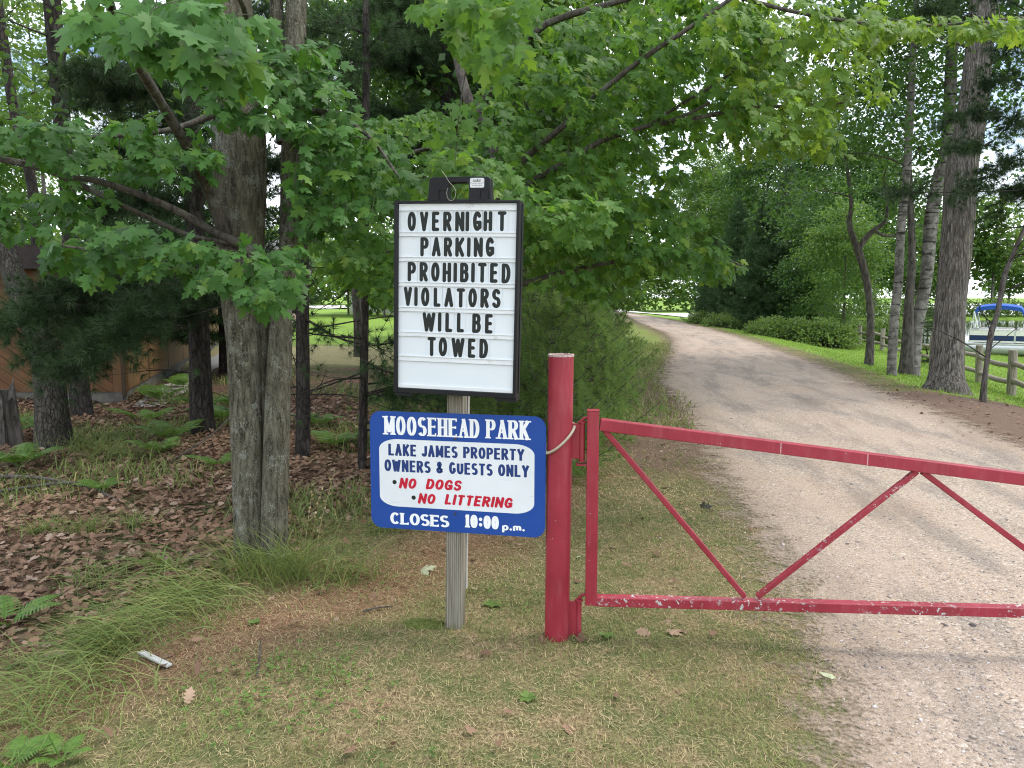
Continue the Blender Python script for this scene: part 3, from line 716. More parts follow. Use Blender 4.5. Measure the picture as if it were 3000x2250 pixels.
def park_sign():
    off = .006
    SP = Plane(POST0 + POST.N * off, YAW - 1.0, .2)
    F = SP.F
    def z(x, y): return (1050 + x / 3.386, 1150 + y / 3.386)
    c = [SP.hit(*z(*q)) for q in ((117, 185), (1858, 236), (1858, 1435), (130, 1335))]
    u0 = (c[0][0] + c[3][0]) / 2; u1 = (c[1][0] + c[2][0]) / 2
    v1 = (SP.hit(*z(300, 187))[1] + SP.hit(*z(1700, 232))[1]) / 2; v0 = (SP.hit(*z(300, 1345))[1] + SP.hit(*z(1700, 1428))[1]) / 2
    t = thing('park_sign', 'blue and white Moosehead Park rules sign below the letter board', 'sign', SP.at((u0 + u1) / 2, v0))
    def rrect(a0, a1, b0, b1, rx, ry, n=10):
        o = []
        for cx, cy_, s in ((a1 - rx, b1 - ry, 0), (a0 + rx, b1 - ry, 90), (a0 + rx, b0 + ry, 180), (a1 - rx, b0 + ry, 270)):
            o += [(cx + rx * math.cos(R(s + 90 * i / n)), cy_ + ry * math.sin(R(s + 90 * i / n))) for i in range(n + 1)]
        return o
    b = MB(); b.prism(*F, rrect(u0, u1, v0, v1, .055, .055), 0, .004); b.build('panel', M['blue'], t)
    w0 = (SP.hit(*z(210, 560))[0] + SP.hit(*z(216, 1000))[0]) / 2; w1 = SP.hit(*z(1747, 850))[0]
    t1 = (SP.hit(*z(420, 464))[1] + SP.hit(*z(1540, 508))[1]) / 2; t0 = (SP.hit(*z(420, 1128))[1] + SP.hit(*z(1540, 1198))[1]) / 2
    b = MB(); b.prism(*F, rrect(w0, w1, t0, t1, .092, .050, 14), .004, .0046); b.build('white_field', M['sign_white'], t)
    def line(word, x0, x1, ya, yb, mat, tvf, thf, n=.0048, **kw):
        """x0..x1 in crop pixels, ya top / yb bottom as (x, y) samples"""
        ua = SP.hit(*z(x0, (ya + yb) / 2))[0]; ub = SP.hit(*z(x1, (ya + yb) / 2))[0]
        xm = (x0 + x1) / 2
        vt = SP.hit(*z(xm, ya))[1]; vb = SP.hit(*z(xm, yb))[1]; h = vt - vb
        b = MB(); text(b, F, word, ua, ub, vb, h, tvf * h, thf * h, n0=n, **kw); return b
    def sl(x, a, bb): return a + (bb - a) * (x - 255) / (1700 - 255)
    W = M['white_ink']
    def row(words, ytop, ybot, mat, name, tvf, thf, n=.0048, label=None, **kw):
        for word, x0, x1 in words:
            xm = (x0 + x1) / 2
            o = line(word, x0, x1, sl(xm, *ytop), sl(xm, *ybot), mat, tvf, thf, n, **kw).build(name, mat, t)
            o['label'] = label + ' word ' + word.capitalize() if word != '&' else label + ' ampersand'
    row([('MOOSEHEAD', 255, 1203), ('PARK', 1270, 1700)], (232, 280), (415, 468), W, 'lettering', .195, .09, gap=.07, serif=.6, label='white serif')
    N = M['navy_ink']
    row([('LAKE', 300, 578), ('JAMES', 628, 988), ('PROPERTY', 1042, 1648)], (503, 562), (620, 675), N, 'lettering', .235, .17, n=.0050, gap=.085, label='navy')
    row([('OWNERS', 262, 720), ('&', 775, 845), ('GUESTS', 902, 1335), ('ONLY', 1388, 1695)], (660, 722), (776, 840), N, 'lettering', .235, .17, n=.0050, gap=.085, label='navy')
    RD = M['red_ink']
    row([('NO', 402, 590), ('DOGS', 668, 1038)], (838, 895), (940, 1000), RD, 'lettering', .28, .21, n=.0050, gap=.10, cap='round', slant=.22, label='red slanted')
    row([('NO', 590, 778), ('LITTERING', 855, 1545)], (982, 1046), (1080, 1150), RD, 'lettering', .28, .21, n=.0050, gap=.10, cap='round', slant=.22, label='red slanted')
    row([('CLOSES', 320, 905)], (1186, 1252), (1302, 1362), W, 'lettering', .29, .15, gap=.05, serif=.45, label='white serif')
    row([('10:00', 1058, 1395)], (1180, 1234), (1308, 1362), W, 'lettering', .27, .15, gap=.05, serif=.5, label='white numerals')
    row([('p.m.', 1428, 1658)], (1245, 1300), (1322, 1374), W, 'lettering', .30, .19, gap=.05, serif=0, label='small white')
    for x, y in ((362, 886), (551, 1040)):
        q = SP.hit(*z(x, y)); b = MB()
        b.prism(*F, [(q[0] + .0105 * math.cos(a), q[1] + .0105 * math.sin(a)) for a in np.linspace(0, 2 * math.pi, 24, endpoint=False)], .0046, .0050)
        b.build('bullet_dot', M['letter_black'], t)
    for x, y in ((963, 458), (963, 1199)):
        q = SP.hit(*z(x, y)); b = MB()
        b.prism(*F, [(q[0] + .0055 * math.cos(a), q[1] + .0055 * math.sin(a)) for a in np.linspace(0, 2 * math.pi, 16, endpoint=False)], .004, .0075)
        b.prism(*F, [(q[0] + .003 * math.cos(a), q[1] + .003 * math.sin(a)) for a in np.linspace(0, 2 * math.pi, 6, endpoint=False)], .0075, .0105)
        b.build('screw', M['dark_screw'], t, bevel=.0008)
park_sign()

def wire_loop():
    q = [(1295, 500), (1304, 512), (1318, 535), (1331, 548), (1337, 560), (1335, 576), (1327, 586), (1318, 588), (1312, 580), (1310, 566), (1312, 552)]
    pts = [BOARD.at(*BOARD.hit(x, y, .004), .004 + (.006 if y < 585 else -.002)) for x, y in q]
    b = MB(); b.tube(pts, .0010, 6)
    o = b.build('wire_loop', M['wire'], origin=pts[4], smooth_=True)
    tag(o, 'thin pale wire looped through the hand hole of the letter board', 'wire')
wire_loop()

# ------------------------------------------------------------------ gate post, gate, rope
GP = G(1631, 1866)
GYAW = 4.6
GPL = Plane(GP + np.array([0, -.0, 0]), GYAW, 0.0)
def gate_post():
    t = thing('gate_post', 'round red painted steel gate post with a rough pale rim', 'gate post', GP)
    top = GPL.at(*GPL.hit(1644, 1040)); r = .0575
    ax = nrm(top - GP)
    b = MB(); pr = np.random.default_rng(3)
    b.tube([GP - ax * .2, GP + ax * .4, GP + ax * .8, top - ax * .006], r, 40, cap=False)
    b.tube([top - ax * .03, top - ax * .006], r - .006, 40, cap=True)
    b.build('pipe', M['red'], t, smooth_=True)
    b = MB(); k = 60; ang = np.linspace(0, 2 * math.pi, k, endpoint=False)
    j = pr.uniform(-.0012, .0025, k); rr_ = r + pr.uniform(0, .0022, k)
    A = [top + np.array([rr_[i] * math.cos(a), rr_[i] * math.sin(a), -.006]) for i, a in enumerate(ang)]
    Bq = [top + np.array([rr_[i] * math.cos(a), rr_[i] * math.sin(a), .003 + j[i]]) for i, a in enumerate(ang)]
    C = [top + np.array([(r - .008) * math.cos(a), (r - .008) * math.sin(a), .003 + j[(i + 3) % k]]) for i, a in enumerate(ang)]
    D = [top + np.array([(r - .008) * math.cos(a), (r - .008) * math.sin(a), -.006]) for i, a in enumerate(ang)]
    f = []
    for i in range(k):
        i2 = (i + 1) % k
        for a in range(3): f.append([i + a * k, i2 + a * k, i2 + (a + 1) * k, i + (a + 1) * k])
    b.add(A + Bq + C + D, f)
    o = b.build('cut_rim', m_plain('rusted_cut_edge', (.42, .33, .30), .9, .1, var=.4, scale=120), t)
    F = GPL.F
    for kind, (xa, xb, ya, yb), (c0, c1, d0, d1) in (('upper', (1676, 1699, 1240, 1343), (1697, 1713, 1238, 1352)), ('lower', (1664, 1690, 1760, 1860), (1688, 1703, 1759, 1868))):
        a0 = GPL.hit(xa - 8, ya); a1 = GPL.hit(xb, yb); e0 = GPL.hit(c0, d0); e1 = GPL.hit(c1, d1)
        b = MB(); b.box(*F, a0[0], a1[0], a1[1], a0[1], -.006, .006); p = b.build('hinge_plate', M['red'], t, bevel=.002)
        b = MB(); um = (e0[0] + e1[0]) / 2; rb = (e1[0] - e0[0]) / 2
        b.tube([GPL.at(um, e1[1]), GPL.at(um, e0[1])], rb, 20); b.tube([GPL.at(um, e0[1] - .001), GPL.at(um, e0[1] + .006)], rb * 1.45, 20)
        b.build('hinge_barrel', M['red'], p, bevel=.0015)
gate_post()

def swing_gate():
    F = GPL.F
    q = lambda x, y: GPL.hit(x, y)
    s0 = q(1713, 1768); s1 = q(1757, 1203)
    t = thing('swing_gate', 'long red painted steel swing gate with zigzag braces and lichen patches', 'gate', GPL.at(*q(1738, 1768)))
    ul = (q(1713, 1768)[0] + q(1722, 1203)[0]) / 2; ur = (q(1747, 1700)[0] + q(1757, 1215)[0]) / 2
    b = MB(); b.box(*F, ul, ur, s0[1], s1[1], -.026, .026); b.box(*F, ul - .001, ur + .002, s1[1], s1[1] + .004, -.028, .028)
    b.build('hinge_stile', M['red'], t, bevel=.004)
    # top rail falls away towards the free end; bottom rail level.  All lengths on the gate's own plane
    def bar(name, p0, p1, half, mat, dep=.024, ext=0.0):
        p0 = np.array(p0); p1 = np.array(p1); d = p1 - p0; L = np.linalg.norm(d) ; d = d / L; n = np.array([-d[1], d[0]])
        U = GPL.U * d[0] + GPL.V * d[1]; V = GPL.U * n[0] + GPL.V * n[1]
        b = MB(); b.box(GPL.at(*p0), U, V, GPL.N, 0, L + ext, -half, half, -dep, dep)
        return b.build(name, mat, t, bevel=.004)
    ta = (q(1757, 1223) + q(1757, 1262)) / 2; tb = (q(3000, 1385) + q(3000, 1421)) / 2
    o = bar('top_rail', ta + [.001, 0], tb, .027, M['red'], .026, ext=.9)
    ba = (q(1747, 1746) + q(1747, 1770)) / 2; bb = (q(3000, 1776) + q(3000, 1805)) / 2
    o = bar('bottom_rail', ba + [.001, 0], bb, .0225, M['red_lichen'], .026, ext=.9); o['label'] = 'red rail crusted with pale grey lichen'
    bar('brace', q(1768, 1256), q(2182, 1748), .0125, M['red'], .0125)
    o = bar('brace', q(2218, 1748), q(2686, 1380), .0125, M['red_lichen'], .0125); o['label'] = 'rising brace speckled with lichen'
    bar('brace', q(2702, 1382), q(3260, 1800), .0125, M['red'], .0125)
    # weld seams on the top rail
    for x in (2294, 2546):
        f = (x - 1757) / (3000 - 1757); c = ta + (tb - ta) * f
        b = MB(); b.box(GPL.at(*c), GPL.U, GPL.V, GPL.N, -.0025, .0025, -.0245, .0245, .0250, .0262); w = b.build('weld_seam', m_plain('weld', (.50, .30, .30), .7, var=.4, scale=90), t, bevel=.0008)
    # hinge pins: an elbow from the stile dropping into each barrel
    for (xb, yb), (xs, ys) in (((1705, 1238), (1721, 1226)), ((1696, 1759), (1714, 1744))):
        a = q(xb, yb); c = q(xs, ys); r = .0075
        pts = [GPL.at(a[0], a[1] - .02)] + [GPL.at(a[0] + (c[0] - a[0]) * (1 - math.cos(k)), a[1] + .004 + (c[1] - a[1]) * math.sin(k)) for k in np.linspace(0, math.pi / 2, 8)] + [GPL.at(c[0] + .012, c[1])]
        b = MB(); b.tube(pts, r, 12); b.build('hinge_pin', M['red'], t, smooth_=True)
    a = q(1688, 1358); c = q(1720, 1363); b = MB(); b.box(*F, a[0], c[0], c[1], a[1], -.02, .02); b.build('hinge_tab', M['red'], t, bevel=.002)
swing_gate()

def rope():
    b = MB(); r = .066
    zc = GPL.at(*GPL.hit(1640, 1284))[2]; top = GPL.at(*GPL.hit(1640, 1284)); c = np.array([GP[0] + (top[0] - GP[0]) * 1.0, GP[1], zc])
    for s in range(3):
        pts = []
        for k in np.linspace(0, 1, 260):
            a = R(-250) + k * R(340)
            sag = .060 * math.cos(a) + .020 * math.sin(a)
            ph = k * 2 * math.pi * 26 + s * 2 * math.pi / 3
            rad = r + .0035 * math.cos(ph)
            pts.append(c + np.array([rad * math.cos(a), rad * math.sin(a), sag + .0035 * math.sin(ph)]))
        b.tube(pts, .0038, 6)
    tag(b.build('rope', M['rope'], origin=c, smooth_=True), 'frayed tan twisted rope tied round the red gate post', 'rope')
rope()

# ------------------------------------------------------------------ foliage kit
def leaf_template(half, petiole=.45, fold=.16, droop=.18):
    pts = [(0, 0)] + half + [(-x, y) for x, y in half[::-1] if x > .001]
    v = [(0, .30, 0)] + [(x, y, -fold * abs(x) - droop * max(0, y) ** 2 + .02) for x, y in pts]
    k = len(pts); f = [(0, 1 + i, 1 + (i + 1) % k) for i in range(k)]
    if petiole:
        n = len(v); v += [(-.012, 0, 0), (.012, 0, 0), (0, -petiole, .05)]; f += [(n, n + 2, n + 1)]
    return np.array(v), np.array(f)
MAPLE = leaf_template([(.14, -.07), (.30, -.07), (.28, .06), (.44, .13), (.41, .22), (.64, .38), (.44, .38), (.42, .47), (.18, .39), (.22, .58), (.34, .72), (.15, .75), (0, 1.04)])
MAPLE_S = leaf_template([(.28, -.06), (.40, .14), (.60, .36), (.24, .42), (.33, .69), (0, 1.0)], petiole=0)
DIAMOND = (np.array([(0, 0, 0), (.30, .45, -.06), (0, 1, -.1), (-.30, .45, -.06)]), np.array([(0, 1, 2), (0, 2, 3)]))
OVAL = (np.array([(0, 0, 0), (.26, .25, -.04), (.30, .6, -.06), (0, 1, -.12), (-.30, .6, -.06), (-.26, .25, -.04), (0, .5, .02)]), np.array([(6, 0, 1), (6, 1, 2), (6, 2, 3), (6, 3, 4), (6, 4, 5), (6, 5, 0)]))
def tuft_template(n, width, spread=1.15, seed=0):
    r = np.random.default_rng(seed); v = []; f = []
    for i in range(n):
        th = r.uniform(0, 2 * math.pi); ph = spread * math.sqrt(r.uniform(.02, 1))
        d = np.array([math.sin(ph) * math.cos(th), math.cos(ph), math.sin(ph) * math.sin(th)]) * r.uniform(.75, 1.05)
        s = nrm(np.cross(d, r.normal(size=3))) * width / 2
        e = d + np.array([0, 0, -.10]) * r.uniform(0, 1)
        b = len(v); v += [s * .8, -s * .8, e]; f.append((b, b + 1, b + 2))
    return np.array(v), np.array(f)

class Leaves:
    def __init__(s): s.p = []; s.t = []; s.h = []; s.s = []
    def add(s, p, t, h, size): s.p.append(p); s.t.append(t); s.h.append(h); s.s.append(size)
    def bulk(s, p, t, h, size):
        s.p += list(p); s.t += list(t); s.h += list(h); s.s += list(np.broadcast_to(size, (len(p),)))
    def into(s, b, tpl, zvar=(.3, 1.6), m=0, r=rng):
        if not s.p: return
        p = np.array(s.p); T = nrm(np.array(s.t)); H = nrm(np.array(s.h)); X = nrm(np.cross(T, H)); Z = np.cross(X, T)
        b.inst(tpl[0], tpl[1], p, X, T, Z, np.array(s.s), r.uniform(zvar[0], zvar[1], len(p)), m)

def in_poly(poly, r):
    poly = np.array(poly, float); lo = poly.min(0); hi = poly.max(0)
    while True:
        q = r.uniform(lo, hi); c = False; j = len(poly) - 1
        for i in range(len(poly)):
            a, b = poly[i], poly[j]
            if (a[1] > q[1]) != (b[1] > q[1]) and q[0] < (b[0] - a[0]) * (q[1] - a[1]) / (b[1] - a[1]) + a[0]: c = not c
            j = i
        if c: return q
def region(poly, d0, d1, n, seed):
    r = np.random.default_rng(seed)
    return [P(*in_poly(poly, r), r.uniform(d0, d1)) for _ in range(n)]

def grow(wood, lv, nodes, targets, hint, size=.115, pairs=4, seed=1, sides=4, tipdir=None, step=.045, leafy=.34, start=None, twig=1.0):
    """leafy shoots: each starts on the nearest wood and ends at its target, leaf pairs along its outer end"""
    r = np.random.default_rng(seed)
    N = np.zeros((len(nodes) + len(targets) * 4, 3)); RD = np.zeros(len(N)); c = len(nodes)
    for i, (q, rad) in enumerate(nodes): N[i] = q; RD[i] = rad
    tg = np.array(targets); d0 = np.array([np.min(np.linalg.norm(N[:c] - t, axis=1)) for t in tg])
    hint = np.asarray(hint, float)
    for t in tg[np.argsort(d0)]:
        d = np.linalg.norm(N[:c] - t, axis=1); i = int(np.argmin(d)); q = N[i]; L = d[i]
        if L < .05: continue
        mid = (q + t) / 2 + UP * (.10 * L) + r.normal(size=3) * .05 * L
        u = np.linspace(0, 1, 6)[:, None]
        pts = (1 - u) ** 2 * q + 2 * u * (1 - u) * mid + u * u * t
        r0 = min(RD[i] * .7, (.0028 + .0055 * L) * twig); rads = np.linspace(r0, .0014 * twig, 6)
        wood.tube(pts, rads, sides, cap=False)
        for k in (2, 3, 4, 5): N[c] = pts[k]; RD[c] = rads[k]; c += 1
        dr = nrm(pts[-1] - pts[-3]); side = nrm(np.cross(dr, UP + r.normal(size=3) * .25))
        ll = min(L * .95, leafy); np_ = max(1, min(pairs, int(ll / step)))
        for k in range(np_ + 1):
            p = pts[-1] - dr * (ll * k / max(1, np_))
            for sg in ((-1, 1) if k else (-.35, .35, 0)):
                s_ = size * r.uniform(.65, 1.15) * (1.0 if k else .8)
                a = nrm(dr * (.55 if k else .9) + side * sg * .95 + UP * r.uniform(-.25, .35) + r.normal(size=3) * .22)
                tip = nrm(a * np.array([1, 1, .4]) + np.array([0, 0, -r.uniform(.25, .95)])) if tipdir is None else nrm(a * .55 + np.asarray(tipdir) + r.normal(size=3) * .22)
                h = nrm(hint + r.normal(size=3) * .30)
                lv.add(p + a * s_ * .25 + tip * s_ * .35, tip, h, s_)

def bark_mod(seed, amp=.06, flare=.35, flare_len=.10, lobes=5):
    r = np.random.default_rng(seed); ks = r.integers(2, 9, 6); ph = r.uniform(0, 6.28, 6); zf = r.uniform(2, 9, 6); am = r.uniform(.3, 1, 6) * amp / 2
    def f(th, s):
        o = 1.0 + flare * np.exp(-s / flare_len) * (1 + .35 * np.cos(lobes * th + ph[0]))
        for k, p, z, a in zip(ks, ph, zf, am): o = o + a * np.cos(k * th + p + z * s)
        return o
    return f
def curve(pts, n):
    """smooth polyline through points (Catmull-Rom)"""
    p = np.array(pts, float); p = np.vstack([2 * p[0] - p[1], p, 2 * p[-1] - p[-2]]); o = []
    m = len(p) - 3
    for s in np.linspace(0, m - 1e-6, n):
        i = int(s); t = s - i; a, b, c, d = p[i:i + 4]
        o.append(.5 * ((2 * b) + (c - a) * t + (2 * a - 5 * b + 4 * c - d) * t * t + (3 * b - a - 3 * c + d) * t ** 3))
    return np.array(o)

# ------------------------------------------------------------------ generic trees (local space, foot at the origin)
def grow_far(w, lv, nodes, targets, lpc, ls, sig, r):
    """leaf clumps joined to the nearest limb below them"""
    N = np.zeros((len(nodes) + 3 * len(targets), 3)); RD = np.zeros(len(N)); c = len(nodes)
    for i, (q, a) in enumerate(nodes): N[i] = q; RD[i] = a
    tg = np.array(targets); d0 = np.array([np.min(np.linalg.norm(N[:c] - t, axis=1)) for t in tg])
    for t in tg[np.argsort(d0)]:
        dv = N[:c] - t; d = np.linalg.norm(dv, axis=1) + .9 * np.maximum(0, dv[:, 2] + .25); i = int(np.argmin(d)); q = N[i]; L = float(np.linalg.norm(q - t))
        u = np.linspace(0, 1, 5)[:, None]; mid = (q + t) / 2 + UP * (.10 * L) + r.normal(size=3) * .09 * L
        pts = (1 - u) ** 2 * q + 2 * u * (1 - u) * mid + u * u * t; r0 = min(RD[i] * .55, .006 + .010 * L); ra = np.linspace(r0, max(.003, r0 * .35), 5)
        w.tube(pts, ra, 4, cap=False)
        for k in (2, 3, 4): N[c] = pts[k]; RD[c] = ra[k]; c += 1
        m = int(lpc * r.uniform(.6, 1.4)); off = np.clip(r.normal(size=(m, 3)), -1.7, 1.7) * np.array([sig, sig, sig * .5]) * r.uniform(.7, 1.35)
        lv.bulk(t + off, nrm(off * np.array([1, 1, .3]) + r.normal(size=(m, 3)) * .25 + np.array([0, 0, -.22])), UP + r.normal(size=(m, 3)) * .55, ls * r.uniform(.7, 1.25, m))
def broadleaf(H, cb, Rc, ncl, lpc, ls, seed, tr=.10, lean=0.0, tpl=DIAMOND, sig=.34):
    r = np.random.default_rng(seed); w = MB(); lv = Leaves()
    n = 14; zz = np.linspace(0, H * .94, n)
    path = np.stack([np.cumsum(r.normal(0, .03, n)) * H / 8 + lean * zz, np.cumsum(r.normal(0, .03, n)) * H / 8, zz], -1); path[0] = 0; path[0, 2] = -.1
    rad = tr * (1 - np.linspace(0, 1, n) * .86)
    w.tube(path, rad, 10, mod=bark_mod(seed, .10, .45, .06))
    tg = []
    for i in range(ncl):
        u = r.normal(size=3); u /= np.linalg.norm(u); k = r.uniform(.12, 1) ** .45
        zc = H * (cb + (1 - cb) * .5); c = np.array([u[0] * Rc * k, u[1] * Rc * k, zc + u[2] * k * H * (1 - cb) * .5])
        c[:2] *= 1 - .45 * max(0, (c[2] - H * cb) / (H * (1 - cb)) - .3)
        c[:2] += [np.interp(c[2], path[:, 2], path[:, j]) for j in (0, 1)]; tg.append(c)
    nodes = [(q, a) for q, a in zip(path, rad) if q[2] > H * cb * .55]
    grow_far(w, lv, nodes, tg, lpc, ls, sig, r)
    cb_ = MB(); lv.into(cb_, tpl, r=r)
    return w, cb_
def pine(H, cb, Rc, seed, nn=14, nl=.13, nw=.010, step=.42, per=5, tr=.11, up=.12, tstep=.16, shape=.8, dead=0, side=True):
    r = np.random.default_rng(seed); w = MB(); lv = Leaves()
    n = 10; zz = np.linspace(-.1, H, n); path = np.stack([np.cumsum(r.normal(0, .02, n)), np.cumsum(r.normal(0, .02, n)), zz], -1); path[0, :2] = 0
    w.tube(path, tr * (1 - np.linspace(0, 1, n) * .9), 9, mod=bark_mod(seed, .06, .35, .05))
    z = H * cb
    while z < H:
        f = (z - H * cb) / (H * (1 - cb)); L0 = Rc * max(.06, (1 - f)) ** shape
        for k in range(per):
            a = 2 * math.pi * (k + r.uniform(-.3, .3)) / per + z * 2.1; L = L0 * r.uniform(.65, 1.12)
            d = np.array([math.cos(a), math.sin(a), 0]); q = np.array([np.interp(z, path[:, 2], path[:, j]) for j in range(3)])
            t = np.linspace(0, 1, 6)[:, None]; el = up + .25 * f
            pts = q + d * L * t + UP * L * (el * t - .22 * t * (1 - t) * 2 + .10 * t * t)
            w.tube(pts, np.linspace(max(.008, tr * .22 * (1 - f * .6)), .004, 6), 4, cap=False)
            s = .22
            while s <= 1.001:
                p = np.array([np.interp(s, t[:, 0], pts[:, j]) for j in range(3)])
                sd = np.cross(d, UP); wd_ = L * .34 * (1 - s) + .10
                offs = [0] if not side or wd_ < .14 else list(np.arange(-wd_, wd_ + .01, max(.13, tstep)))
                for o in offs:
                    pp = p + sd * o + d * abs(o) * .5 + UP * r.normal() * .04
                    if side and abs(o) > .12: w.tube([p, pp], [.004, .002], 3, cap=False)
                    lv.add(pp, nrm(d * .8 + sd * np.sign(o) * .7 * (abs(o) > .05) + UP * r.uniform(-.1, .5) + r.normal(size=3) * .25), r.normal(size=3), nl * r.uniform(.8, 1.2))
                s += tstep / max(L, .3)
        z += step * r.uniform(.8, 1.2) * (1 - .45 * f)
    lv.add(path[-1], UP, r.normal(size=3), nl)
    for i in range(dead):
        z = r.uniform(.25, H * cb); a = r.uniform(0, 6.28); L = r.uniform(.5, 1.5); d = np.array([math.cos(a), math.sin(a), r.uniform(-.15, .2)])
        q = np.array([np.interp(z, path[:, 2], path[:, j]) for j in range(3)])
        pts = [q, q + d * L * .5 + UP * r.normal() * .05, q + d * L + UP * r.normal() * .1]; w.tube(pts, [.009, .006, .003], 4, cap=False)
        for _ in range(5):
            s = r.uniform(.3, 1); p = q + d * L * s; e = p + nrm(d * .6 + r.normal(size=3) * .6) * r.uniform(.1, .35); w.tube([p, e], [.004, .0015], 3, cap=False)
    cb_ = MB(); lv.into(cb_, tuft_template(nn, nw / nl, seed=seed), zvar=(1, 1), r=r)
    return w, cb_
def as_tree(name, parts, label, cat, loc, bark, leaf, rz=0, sc_=(1, 1), group=None, smooth_=True):
    t = thing(name, label, cat, (0, 0, 0), group)
    w, c = parts
    w.build('trunk', bark, t, smooth_=smooth_); c.build('crown', leaf, t)
    t.location = [float(q) for q in loc]; t.rotation_euler = (0, 0, rz); t.scale = (sc_[0], sc_[0], sc_[1])
    return t

# ------------------------------------------------------------------ the big maple on the left
def tp(L):      # traced trunk: (px, py, depth, width in px) -> points, radii
    return np.array([P(a, b, d) for a, b, d, w in L]), np.array([w / 2 / FPX * d for a, b, d, w in L])
def trunk_tube(b, L, sides=20, seed=1, n=30, amp=.05, flare=.25, cap=True, foot=True):
    p, rd = tp(L)
    if foot: p = np.vstack([[p[0][0], p[0][1], float(hgt(p[0][0], p[0][1])) - .12], p]); rd = np.append(rd[0] * 1.04, rd)
    c = curve(p, n); s = np.linspace(0, 1, len(rd)); rr = np.interp(np.linspace(0, 1, n), s, rd)
    b.tube(c, rr, sides, cap=cap, mod=bark_mod(seed, amp, flare, .05, 4))
    return c, rr
LIGHT = np.array([.35, -.45, .75])
def big_maple():
    g = G(762, 1640); d0 = depth_of(g)
    t = thing('maple_tree', 'big twin stemmed maple with speckled grey bark left of the signs', 'tree', g)
    b = MB(); nodes = []
    c, r = trunk_tube(b, [(731, 1652, d0, 92), (729, 1500, d0, 92), (723, 1220, d0, 97), (716, 1000, d0, 100), (703, 870, d0, 104), (706, 680, d0, 140), (706, 440, d0 - .02, 150), (690, 200, d0, 140), (670, 0, d0, 130), (640, -500, d0, 110), (600, -1300, d0 + .2, 60)], seed=2, n=60, amp=.05, flare=.22)
    nodes += list(zip(c, r))
    c, r = trunk_tube(b, [(800, 1650, d0 - .03, 80), (804, 1500, d0 - .03, 76), (812, 1220, d0 - .02, 74), (822, 1000, d0, 68), (828, 850, d0 + .02, 56), (845, 760, d0 + .05, 56), (851, 600, d0 + .1, 58), (856, 400, d0 + .1, 60), (864, 200, d0 + .1, 62), (868, 0, d0 + .1, 60), (880, -500, d0 + .1, 50), (930, -1200, d0, 26)], seed=5, n=60, amp=.05, flare=.25)
    nodes += list(zip(c, r))
    c, r = trunk_tube(b, [(764, 1660, d0 + .05, 60), (765, 1400, d0 + .05, 60), (768, 1150, d0 + .05, 60), (770, 950, d0 + .06, 50), (774, 800, d0 + .08, 40)], seed=7, n=30, amp=.06, flare=.2)
    c, r = trunk_tube(b, [(830, 420, d0 + .1, 40), (815, 200, d0 + .12, 40), (808, 0, d0 + .12, 38), (770, -500, d0 + .1, 26)], seed=8, n=20, amp=.04, flare=0, foot=False)
    nodes += list(zip(c, r))
    b.build('trunk', M['bark_maple'], t, smooth_=True)
    lb = MB()
    def limb(L, n=26, seed=3):
        c, r = trunk_tube(lb, [(a, e, d, w * .82) for a, e, d, w in L], 10, seed, n, .08, 0, foot=False); return list(zip(c, r))
    nodes += limb([(668, 720, d0 - .08, 52), (655, 678, d0 - .15, 46), (610, 556, d0 - .3, 40), (556, 443, d0 - .6, 38), (475, 307, d0 - .9, 36), (420, 217, 3.4, 38), (362, 118, 3.05, 38), (330, 40, 2.75, 34), (300, -80, 2.5, 30)])
    nodes += limb([(735, 735, d0 - .1, 46), (690, 708, d0 - .17, 36), (624, 678, d0 - .2, 30), (520, 619, d0 - .3, 26), (407, 570, d0 - .4, 24), (294, 533, d0 - .45, 22), (217, 520, d0 - .5, 20)])
    nodes += limb([(690, 715, d0 - .15, 20), (560, 690, d0 - .25, 16), (440, 640, d0 - .3, 18), (339, 592, d0 - .35, 20), (217, 533, d0 - .4, 24), (136, 497, d0 - .4, 26), (0, 466, d0 - .45, 24), (-160, 440, d0 - .5, 20)])
    nodes += limb([(690, 790, d0 - .1, 22), (600, 800, 4.2, 17), (480, 775, 3.9, 14), (330, 740, 3.7, 11), (180, 720, 3.6, 8)])
    nodes += limb([(740, 800, d0 - .1, 20), (760, 840, 4.2, 14), (800, 860, 3.9, 10), (830, 830, 3.8, 7)])
    nodes += limb([(865, 330, d0 + .05, 24), (960, 330, 4.6, 18), (1080, 400, 4.4, 13), (1170, 520, 4.2, 8)])
    nodes += limb([(700, 150, d0 - .1, 30), (720, 60, 4.0, 24), (690, -20, 3.3, 20), (600, -60, 2.7, 16), (480, -70, 2.5, 10)])
    nodes += limb([(640, 330, d0 - .1, 26), (500, 380, 4.4, 20), (300, 400, 4.2, 14), (100, 400, 4.1, 9), (-60, 380, 4.1, 6)])
    lv = Leaves()
    face = np.array([.15, -.75, .55])
    grow(lb, lv, nodes, region([(140, -30), (760, -30), (775, 120), (750, 240), (560, 190), (350, 90), (200, 60)], 2.25, 2.9, 40, 1), face, .098, 4, 1, tipdir=(0, -.15, -.75), leafy=.22)
    grow(lb, lv, nodes, region([(150, 20), (420, 0), (600, 120), (560, 200), (330, 130)], 2.25, 2.6, 9, 21), face, .10, 3, 41, tipdir=(0, -.15, -.8), leafy=.18)
    grow(lb, lv, nodes, region([(-40, 350), (300, 340), (620, 430), (640, 520), (300, 520), (-40, 440)], 3.8, 4.7, 105, 2), LIGHT, .084, 4, 2)
    grow(lb, lv, nodes, region([(100, 700), (330, 645), (560, 700), (700, 740), (860, 690), (900, 880), (830, 900), (700, 890), (560, 820), (300, 790), (110, 780)], 3.4, 4.2, 88, 3), face, .090, 4, 3, tipdir=(0, -.2, -.55), leafy=.24)
